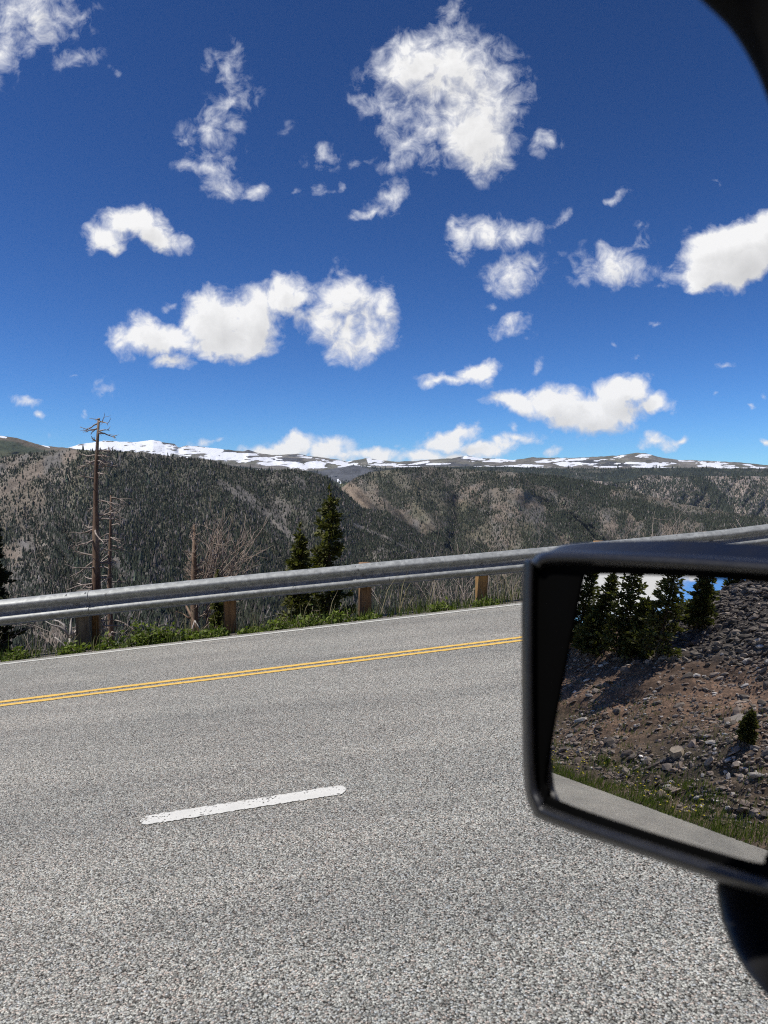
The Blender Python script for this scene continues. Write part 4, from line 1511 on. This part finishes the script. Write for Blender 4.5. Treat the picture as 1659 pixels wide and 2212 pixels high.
def resample(pts, n):
    p = np.array(pts, float)
    # closed Catmull-Rom, then even steps between the listed points
    m = len(p)
    out = []
    per = n // m
    for i in range(m):
        a, b_, c, d_ = p[i - 1], p[i], p[(i + 1) % m], p[(i + 2) % m]
        for k in range(per):
            t = k / per
            out.append(.5 * (2 * b_ + (c - a) * t + (2 * a - 5 * b_ + 4 * c - d_) * t * t + (-a + 3 * b_ - 3 * c + d_) * t ** 3))
    return np.array(out)


# matching outlines, 16 points each: from the top left corner along the top, right, bottom, left
GLASS = [(1258, 1256), (1267, 1245), (1294, 1240), (1480, 1246), (1640, 1258), (1705, 1266), (1720, 1290), (1712, 1420), (1690, 1640), (1664, 1815), (1652, 1850), (1624, 1862), (1400, 1797), (1210, 1732), (1184, 1706), (1184, 1630)]
INNER = [(1158, 1258), (1170, 1232), (1210, 1220), (1440, 1228), (1640, 1240), (1760, 1250), (1786, 1272), (1782, 1420), (1762, 1660), (1736, 1862), (1716, 1892), (1660, 1896), (1410, 1820), (1206, 1750), (1174, 1722), (1158, 1640)]
CREST = [(1142, 1250), (1158, 1218), (1206, 1204), (1440, 1214), (1640, 1227), (1775, 1236), (1806, 1260), (1804, 1420), (1784, 1670), (1758, 1888), (1734, 1918), (1668, 1920), (1405, 1838), (1198, 1766), (1158, 1736), (1144, 1640)]
OUTER = [(1128, 1252), (1148, 1210), (1204, 1190), (1440, 1196), (1640, 1208), (1790, 1218), (1826, 1245), (1824, 1420), (1802, 1680), (1776, 1906), (1748, 1936), (1668, 1940), (1400, 1853), (1190, 1780), (1146, 1746), (1129, 1640)]
BODY = [(1185, 1256), (1190, 1195), (1250, 1173), (1460, 1168), (1640, 1176), (1800, 1186), (1850, 1230), (1850, 1420), (1826, 1680), (1800, 1880), (1770, 1910), (1690, 1915), (1440, 1830), (1245, 1755), (1200, 1715), (1186, 1640)]
NR = 16 * 8


def ring(pts, off):
    return np.array([on_plane(x, y, off) for x, y in resample(pts, NR)])


def car_black(name, colr, rough, spec):
    m, nt, b = new_mat(name)
    co = obj_coord(nt)
    n = nt.noise(co, 900, 2, .5)
    b.inputs['Base Color'].default_value = tuple(colr) + (1,)
    nt.set(b, 'Roughness', nt.mapr(nt.noise(co, 40, 4, .6), .3, .7, rough * .85, rough * 1.15))
    b.inputs['Specular IOR Level'].default_value = spec
    nt.set(b, 'Normal', nt.add('ShaderNodeBump', inp={'Strength': .02, 'Distance': .0004, 'Height': n}))
    return m


M_PLAST = car_black('textured_black_plastic', (.004, .004, .0045), .40, .7)
M_PLASTIN = car_black('matt_black_plastic', (.0015, .0015, .0015), .8, .03)
M_TRIM = car_black('dark_interior_trim', (.004, .004, .004), .8, .15)

car = empty('car', (0.2, 0.35, RO[2] + .9), 'black car window frame and door mirror in the near foreground', 'car')
CORG = np.array(car.location)
housing = MB()
cen = ring(BODY, -.02).mean(0)


def shift(rg, back, k):
    c = rg.mean(0)
    return c + (rg - c) * k - MN * back


b0 = ring(BODY, -.03)


def between(P_, Q_, k):
    return [(a + (c - a) * k, b + (d - b) * k) for (a, b), (c, d) in zip(P_, Q_)]


housing.loft([ring(INNER, .004), ring(between(INNER, CREST, .25), .0085), ring(between(INNER, CREST, .6), .0125), ring(CREST, .014), ring(between(CREST, OUTER, .3), .0133), ring(between(CREST, OUTER, .6), .010), ring(between(CREST, OUTER, .85), .005), ring(OUTER, -.002),
              shift(ring(OUTER, -.002), .008, 1.005), b0, shift(b0, .03, .985), shift(b0, .055, .9), shift(b0, .075, .72), shift(b0, .085, .4), shift(b0, .088, .1)], True, False, True)
hs = housing.build('mirror_housing', M_PLAST, car, True, CORG)
sh_ = MB()
sh_.loft([ring(INNER, .004), ring(between(INNER, GLASS, .6), .0025), ring(between(INNER, GLASS, .93), .002), ring(GLASS, .001), ring(GLASS, -.004)], True)
sh_.build('mirror_shroud', M_PLASTIN, hs, True, CORG)
m, nt, b = new_mat('mirror_glass')
b.inputs['Metallic'].default_value = 1.0
b.inputs['Base Color'].default_value = (.78, .77, .75, 1)
b.inputs['Roughness'].default_value = 0.0
M_GLASSM = m
gm = MB()
g0 = ring(GLASS, 0.0)
gm.loft([g0, shift(g0, .003, 1.0)], True, True, True)
gm.build('mirror_glass', M_GLASSM, hs, False, CORG)

# arm from the housing down to the door
arm = MB()
arm_rings = []
for (x, y, dep, rx, ry) in ((1668, 1880, .545, 112, 40), (1672, 1925, .535, 122, 36), (1680, 1985, .52, 120, 36), (1695, 2045, .50, 112, 38), (1722, 2100, .475, 108, 44), (1765, 2150, .45, 108, 56), (1830, 2200, .42, 110, 80), (1920, 2240, .39, 110, 110)):
    a = np.arange(28) * 2 * math.pi / 28
    c = at_depth(x, y, dep)
    arm_rings.append([c + np.array([np.sign(math.cos(q)) * abs(math.cos(q)) ** .75 * rx / FD * dep, np.sign(math.sin(q)) * abs(math.sin(q)) ** .75 * ry / FD * dep, -.008 * math.sin(q)]) for q in a])
arm.loft(arm_rings, True, True, True)
arm.build('mirror_arm', M_PLAST, car, True, CORG)

# window frame round the driver's opening
fr = [(1300, -118), (1400, -96), (1480, -42), (1535, 6), (1583, 55), (1622, 116), (1655, 186), (1690, 290), (1728, 480), (1780, 900), (1830, 1500), (1860, 2100), (1850, 2620), (1700, 2760), (1200, 2790), (400, 2790), (-200, 2770), (-420, 2650), (-500, 2100), (-500, 1000), (-470, 200), (-400, -40), (-200, -118), (500, -125)]
path = resample(fr, 24 * 6)
FDEP = .36
rings = []
cx_, cy_ = 660, 1300
for k, (x, y) in enumerate(path):
    nx_, ny_ = path[(k + 1) % len(path)] - path[k - 1]
    L = math.hypot(nx_, ny_)
    ox, oy = ny_ / L, -nx_ / L               # outward in the picture's plane
    prof_ = []
    for q in np.arange(12) * 2 * math.pi / 12:
        u, w = .5 - .5 * math.cos(q), math.sin(q)
        du = u * .055
        p = at_depth(x, y, FDEP)
        prof_.append(p + np.array([ox * du, w * .016, -oy * du]))
    rings.append(prof_)
rings.append(rings[0])
wf = MB()
wf.loft(rings, True)
wf.build('window_frame', M_TRIM, car, True, CORG)

# ------------------------------------------------------------------ rocky slope behind the car (seen in the mirror)
def hit_road(x, y):
    q, r = mray(x, y)
    t = ((RO - q) @ RN) / (r @ RN)
    return q + r * t, t


va, ta = hit_road(1192, 1668)
vb, tb_ = hit_road(1655, 1836)
VE = (va - vb)
VL = np.linalg.norm(VE)
VE /= VL
VU = np.array([-VE[1], VE[0], 0.0])
if VU[0] > 0:
    VU = -VU
VU /= np.linalg.norm(VU)
SLA = math.radians(34)
SN_ = np.cross(VE, VU * math.cos(SLA) + np.array([0, 0, math.sin(SLA)]))
SUP = VU * math.cos(SLA) + np.array([0, 0, math.sin(SLA)])
SN_ = np.cross(VE, SUP)
if SN_[2] < 0:
    SN_ = -SN_


def slope_ab(x, y):
    q, r = mray(x, y)
    t = ((vb - q) @ SN_) / (r @ SN_)
    p = q + r * t - vb
    return p @ VE, p @ SUP, t




def bmax(a):
    return np.interp(a, [-20, 10, 11.6, 12.4, 13.2, 15, 24], [26, 24, 19, 13.5, 10.2, 9.3, 9.0])


def slope_pt(a, b):
    a, b = np.broadcast_arrays(np.asarray(a, float), np.asarray(b, float))
    bm = bmax(a)
    over = np.clip(b - bm, 0, None)
    rel = (fbm(a * .35, b * .35, 141) - .5) * 1.0 * np.clip(b / 3, 0, 1) + (fbm(a * 1.6, b * 1.6, 144) - .5) * .22 * np.clip(b / 1, .1, 1)
    toe = -.30 * np.exp(-np.clip(b, 0, None) / .9) + .30          # lies flat at the verge, then steepens
    h = rel - over * 1.25 - .25 * np.clip(b, 0, .8)
    return vb + a[..., None] * VE + b[..., None] * SUP + h[..., None] * SN_ + 0 * toe[..., None]


def rock_zone(a, b):
    return sstep(6.6, 8.2, b + (fbm(a * .4, b * .4, 147) - .5) * 3 - np.clip(a - 11.5, 0, 6) * 1.6)


def scree_mat():
    m, nt, b = new_mat('scree_soil')
    at = nt.add('ShaderNodeAttribute', attribute_name='col')
    co = obj_coord(nt)
    n1 = nt.noise(co, 3.0, 8, .7)
    v = nt.add('ShaderNodeTexVoronoi', feature='F1', inp={'Vector': co, 'Scale': 14.0})
    sp = nt.add('ShaderNodeSeparateColor')
    nt.set(sp, 0, v.outputs['Color'])
    sc = nt.add('ShaderNodeVectorMath', operation='SCALE', inp={0: at.outputs['Color']})
    nt.set(sc, 3, nt.m('ADD', nt.mapr(n1, .3, .7, .4, 1.0), nt.mapr(sp.outputs[0], .5, 1, 0, .7)))
    nt.set(b, 'Base Color', sc.outputs[0])
    b.inputs['Roughness'].default_value = .95
    nt.set(b, 'Normal', nt.add('ShaderNodeBump', inp={'Strength': 1.0, 'Distance': .06, 'Height': nt.m('ADD', n1, nt.m('MULTIPLY', sp.outputs[0], .5))}))
    return m


aa = np.linspace(-12, 24, 300)
bb = np.concatenate([[-.6, -.3], np.linspace(0, 26, 230)])
Ag, Bg = np.meshgrid(aa, bb, indexing='ij')
Pm = slope_pt(Ag, Bg)
below = Bg < 0
Pm[below] += np.array([0, 0, -.12])
nz = fbm(Ag * .5, Bg * .5, 151)
cs = mixc((.19, .115, .07), (.33, .20, .125), sstep(.35, .65, nz))
cs = mixc(cs, (.075, .07, .045), sstep(4.5, 1.5, Bg + (nz - .5) * 3) * .7)
cs = mixc(cs, (.11, .09, .075), rock_zone(Ag, Bg))
i, j = np.meshgrid(np.arange(len(aa) - 1), np.arange(len(bb) - 1), indexing='ij')
m_ = len(bb)
q = np.stack([i * m_ + j, (i + 1) * m_ + j, (i + 1) * m_ + j + 1, i * m_ + j + 1], -1).reshape(-1, 4)
mesh_np('scree_slope', Pm.reshape(-1, 3), None, q, scree_mat(), smooth=True, attrs={'col': cs.reshape(-1, 3)}, label='brown earth and scree slope reflected in the door mirror', kind='structure')


def rock_mat():
    m, nt, b = new_mat('broken_rock')
    at = nt.add('ShaderNodeAttribute', attribute_name='col')
    co = obj_coord(nt)
    n1 = nt.noise(co, 9.0, 5, .65)
    sc = nt.add('ShaderNodeVectorMath', operation='SCALE', inp={0: at.outputs['Color']})
    nt.set(sc, 3, nt.mapr(n1, .3, .7, .65, 1.35))
    nt.set(b, 'Base Color', sc.outputs[0])
    b.inputs['Roughness'].default_value = .8
    return m


M_ROCK = rock_mat()
_g = (1 + 5 ** .5) / 2
ICO = np.array([(-1, _g, 0), (1, _g, 0), (-1, -_g, 0), (1, -_g, 0), (0, -1, _g), (0, 1, _g), (0, -1, -_g), (0, 1, -_g), (_g, 0, -1), (_g, 0, 1), (-_g, 0, -1), (-_g, 0, 1)]) / math.hypot(1, _g)
ICOF = np.array([(0, 11, 5), (0, 5, 1), (0, 1, 7), (0, 7, 10), (0, 10, 11), (1, 5, 9), (5, 11, 4), (11, 10, 2), (10, 7, 6), (7, 1, 8), (3, 9, 4), (3, 4, 2), (3, 2, 6), (3, 6, 8), (3, 8, 9), (4, 9, 5), (2, 4, 11), (6, 2, 10), (8, 6, 7), (9, 8, 1)])
RV = MZ = None
rr = np.random.default_rng(161)


def rock_shapes(k, flat=.45):
    v = ICO[None] * rr.uniform(.72, 1.25, (k, 12, 1))
    v = np.sign(v) * np.abs(v) ** .75
    v = v * np.stack([rr.uniform(.8, 1.5, k), rr.uniform(.6, 1.0, k), rr.uniform(flat * .5, flat * 1.3, k)], 1)[:, None]
    a, t, u = rr.random(k) * 6.28, rr.normal(0, .32, k), rr.normal(0, .32, k)
    ca, sa, ct, st, cu, su = np.cos(a), np.sin(a), np.cos(t), np.sin(t), np.cos(u), np.sin(u)
    z = np.zeros(k)
    o = np.ones(k)
    Rz = np.stack([np.stack([ca, -sa, z], 1), np.stack([sa, ca, z], 1), np.stack([z, z, o], 1)], 1)
    Rx = np.stack([np.stack([o, z, z], 1), np.stack([z, ct, -st], 1), np.stack([z, st, ct], 1)], 1)
    Ry = np.stack([np.stack([cu, z, su], 1), np.stack([z, o, z], 1), np.stack([-su, z, cu], 1)], 1)
    M = Rx @ Ry @ Rz
    return np.einsum('kij,kvj->kvi', M, v)


FRAME = np.stack([VE, SUP, SN_], 1)


def rock_colours(k, grey):
    c = np.where((rr.random(k) < .5)[:, None], np.array([[.23, .175, .135]]), np.array([[.22, .18, .145]]))
    c = np.where((rr.random(k) < .12)[:, None], np.array([[.46, .42, .37]]), c)
    c = np.where((rr.random(k) < grey)[:, None], np.array([[.125, .10, .078]]), c)
    return 1.25 * c * rr.lognormal(0, .3, k)[:, None]


def scatter(n, a0, a1, b0, b1, size, sig, dens, grey, flat=.45):
    a, b = rr.uniform(a0, a1, n), rr.uniform(b0, b1, n)
    ok = (rr.random(n) < dens(a, b)) & (b < bmax(a) + 1)
    a, b = a[ok], b[ok]
    k = len(a)
    sz = np.clip(size * rr.lognormal(0, sig, k), 0, .16)
    return slope_pt(a, b) + SN_ * (sz * .12)[:, None], rock_shapes(k, flat) * sz[:, None, None], rock_colours(k, grey), sz


S1 = scatter(26000, -8, 22, .5, 10, .026, .6, lambda a, b: (.35 + .65 * sstep(.4, .6, fbm(a * .5, b * .5, 171))) * (1 - rock_zone(a, b)), .1)
S2 = scatter(2600, -8, 22, .5, 10, .05, .42, lambda a, b: (.2 + .6 * sstep(.45, .65, fbm(a * .4, b * .4, 172))) * (1 - .6 * rock_zone(a, b)), .15)
S3 = scatter(30000, -8, 16, 5.5, 25, .062, .5, lambda a, b: rock_zone(a, b), .8, .55)
S4 = scatter(5000, -8, 8, .3, 4, .04, .5, lambda a, b: sstep(.4, .6, fbm(a * .6, b * .6, 173)), .5)
Pp, Sh, Cc, Sz = [np.concatenate(z) for z in zip(S1, S2, S3, S4)]
order = np.argsort(-Sz)
big, rest = order[:60], order[60:]
V = Pp[rest][:, None] + np.einsum('ij,kvj->kvi', FRAME, Sh[rest])
fi = (np.arange(len(rest)) * 12)[:, None, None] + ICOF[None]
mesh_np('scree_rocks', V.reshape(-1, 3), fi.reshape(-1, 3), None, M_ROCK, attrs={'col': np.repeat(Cc[rest][:, None], 12, 1).reshape(-1, 3)}, label='loose broken rocks covering the slope reflected in the door mirror', cat='rocks', kind='stuff')
for k in big:
    o = mesh_np('boulder', np.einsum('ij,vj->vi', FRAME, Sh[k]), ICOF, None, M_ROCK, attrs={'col': np.repeat(Cc[k][None], 12, 0)}, label='large angular grey boulder in the rockfall reflected in the door mirror', cat='boulder', group='boulders on the slope in the mirror')
    o.location = tuple(Pp[k])


def slab(x, y, L, W_, T_, colr, label, turn=0.0):
    a, b, t = slope_ab(x, y)
    p = slope_pt(np.array(a), np.array(b)) + SN_ * .06
    v = np.array([(-.5, -.4, 0), (.1, -.5, 0), (.5, -.2, 0), (.45, .35, 0), (-.1, .5, 0), (-.5, .2, 0)]) * np.array([L, W_, 1])
    ca, sa = math.cos(turn), math.sin(turn)
    v = np.stack([v[:, 0] * ca - v[:, 1] * sa, v[:, 0] * sa + v[:, 1] * ca, v[:, 2]], 1)
    lo, hi = v + np.array([0, 0, -T_]), v * np.array([.94, .94, 1]) + np.array([0, 0, T_])
    mb = MB()
    mb.loft([(FRAME @ r_.T).T for r_ in (lo, hi)], True, True, True, col=colr)
    o = mb.build('rock_slab', M_ROCK, None, False, label=label, cat='rock')
    o.location = tuple(p)


slab(1590, 1530, .55, .5, .05, (.42, .36, .30), 'pale flat slab beside the lone sapling in the mirror', .2)
slab(1468, 1611, .36, .3, .07, (.46, .38, .28), 'pale tan block low on the reflected slope', .5)
slab(1395, 1370, .9, .5, .08, (.34, .25, .19), 'long reddish slab under the reflected spruces', .3)


def mirror_spruce(x, ybase, ytop, spread, label, seed, name='spruce_tree', cat='tree', whorls=24, sp=.15, density=.5, dz=0.0):
    a, b, t = slope_ab(x, ybase)
    p = slope_pt(np.array(a), np.array(b))
    # height that brings the top to row ytop in the mirror
    q, r = mray(x, ytop)
    k = (p - q)[:2] @ r[:2] / (r[:2] @ r[:2])
    H = q[2] + k * r[2] - p[2] + dz
    make_spruce(name, p, H, spread * .82, label, seed, mat=M_NEEDLE, whorls=whorls, sp=sp, density=density, cat=cat, bare=.1)


mirror_spruce(1256, 1372, 1215, .95, 'dark spruce at the left end of the mirror glass', 201)
mirror_spruce(1302, 1372, 1232, .85, 'slim dark spruce second from the left in the mirror', 202)
mirror_spruce(1338, 1385, 1205, 1.25, 'broad dark spruce third from the left in the mirror', 203)
mirror_spruce(1420, 1400, 1190, 1.05, 'tall dark spruce in the middle of the mirror skyline', 204)
mirror_spruce(1500, 1338, 1205, .75, 'dark spruce where the reflected boulders meet the sky', 205)
mirror_spruce(1375, 1382, 1290, .9, 'short bushy spruce between the two tallest reflected spruces', 206, whorls=26)
mirror_spruce(1285, 1385, 1320, 1.0, 'low bushy spruce at the foot of the left reflected spruces', 208, whorls=22)
mirror_spruce(1530, 1262, 1205, .7, 'spruce high up between boulders at the top of the mirror', 209, whorls=24)
mirror_spruce(1609, 1601, 1530, .26, 'lone small sapling on the bare reflected slope', 210, 'spruce_sapling', 'tree', 24, .06, 1.0)


def mirror_grass(name, n, a0, a1, b0, b1, hgt, mat, label, seed, clump=True, width=1.0):
    rs = np.random.default_rng(seed)
    a, b = rs.uniform(a0, a1, n), b0 + (b1 - b0) * rs.random(n) ** 1.4
    cl = fbm(a * 1.3, b * 2, seed)
    ok = rs.random(n) < sstep(.35, .6, cl) + .1
    a, b = a[ok], b[ok]
    n = len(a)
    P = slope_pt(a, b)
    h = hgt * rs.lognormal(0, .35, n)
    th = rs.random(n) * 6.283
    ln = np.stack([np.cos(th), np.sin(th), 0 * th], 1) * (h * .4 * rs.random(n))[:, None]
    sd = np.stack([-np.sin(th + 1), np.cos(th + 1), 0 * th], 1) * (.006 * width)
    z = np.array([0, 0, 1.0])
    v = np.stack([P - sd, P + sd, P + ln * .4 + z * (h * .6)[:, None] + sd * .8, P + ln * .4 + z * (h * .6)[:, None] - sd * .8, P + ln + z * h[:, None]], 1)
    bs = (np.arange(n) * 5)[:, None]
    return mesh_np(name, v.reshape(-1, 3), bs + np.array([[3, 2, 4]]), bs + np.array([[0, 1, 2, 3]]), mat, attrs={'tone': np.repeat(np.clip(rs.normal(.4, .28, n), 0, 1), 5)}, label=label, cat='grass', kind='stuff')


mirror_grass('grass', 26000, -8, 22, -.15, 1.3, .13, M_GRASS, 'green roadside grass strip reflected in the door mirror', 221)
mirror_grass('grass', 9000, -8, 22, 1, 5, .11, M_GRASS, 'thin grass tufts on the reflected slope', 222)
rs = np.random.default_rng(231)
n = 420
fa, fb = rs.uniform(-6, 12, n), rs.uniform(-.05, 1.0, n)
fk = rs.random(n) < sstep(.35, .6, fbm(fa * .8, fb, 232)) + .05
fa, fb = fa[fk], fb[fk]
fp = slope_pt(fa, fb) + np.array([0, 0, 1.0]) * rs.uniform(.12, .24, len(fa))[:, None]
mb = MB()
for p_ in fp:
    a = np.arange(6) * 6.283 / 6
    rg = np.stack([np.cos(a), np.sin(a), 0 * a], 1)
    mb.loft([p_ + rg * .004 - np.array([0, 0, .01]), p_ + rg * .024, p_ + rg * .012 + np.array([0, 0, .01])], True, True, True, tone=rs.random())
mb.build('yellow_flowers', M_FLOWER, None, False, label='yellow wildflowers in the reflected grass strip', cat='flowers', kind='stuff')


# ------------------------------------------------------------------ cut hillside on the uphill side of the road, behind the camera
sh = np.linspace(-9, 60, 70)
bh = np.concatenate([[-.4], np.linspace(0, 45, 60)])
S, B = np.meshgrid(sh, bh, indexing='ij')
base = R(S, -4.5 - np.maximum(B, 0) * math.cos(math.radians(38)), 0)
base[..., 2] += np.maximum(B, 0) * math.sin(math.radians(38)) + (fbm(S * .3, B * .3, 181) - .5) * 1.6 * np.clip(B / 4, 0, 1) - .1 * (B < 0)
i, j = np.meshgrid(np.arange(len(sh) - 1), np.arange(len(bh) - 1), indexing='ij')
m_ = len(bh)
q = np.stack([i * m_ + j, i * m_ + j + 1, (i + 1) * m_ + j + 1, (i + 1) * m_ + j], -1).reshape(-1, 4)
ch = mixc((.085, .058, .042), (.15, .11, .085), fbm(S * .4, B * .4, 183))
mesh_np('hillside', base.reshape(-1, 3), None, q, scree_mat(), smooth=True, attrs={'col': ch.reshape(-1, 3)}, label='brown cut hillside on the uphill side of the road behind the camera', kind='structure')


# ------------------------------------------------------------------ thin mountain air
def haze():
    bpy.context.view_layer.update()
    lo, hi = np.full(3, 1e9), np.full(3, -1e9)
    for o in scene.objects:
        if o.type == 'MESH':
            w = np.array([o.matrix_world @ Vector(c) for c in o.bound_box])
            lo, hi = np.minimum(lo, w.min(0)), np.maximum(hi, w.max(0))
    lo, hi = lo - np.array([40, 40, 1.0]), hi + np.array([40, 40, 2.0])
    v = [(x, y, z) for x in (lo[0], hi[0]) for y in (lo[1], hi[1]) for z in (lo[2], hi[2])]
    m = bpy.data.materials.new('thin_haze')
    m.use_nodes = True
    n = m.node_tree.nodes
    n.clear()
    out = n.new('ShaderNodeOutputMaterial')
    vol = n.new('ShaderNodeVolumePrincipled')
    vol.inputs['Color'].default_value = (.80, .88, 1.0, 1)
    vol.inputs['Density'].default_value = 1.2e-5
    vol.inputs['Anisotropy'].default_value = .2
    m.node_tree.links.new(vol.outputs[0], out.inputs['Volume'])
    mesh_np('haze', v, None, [(0, 1, 3, 2), (4, 6, 7, 5), (0, 4, 5, 1), (2, 3, 7, 6), (0, 2, 6, 4), (1, 5, 7, 3)], m, label='thin bluish mountain air over the valley and far plateau', kind='stuff')


haze()
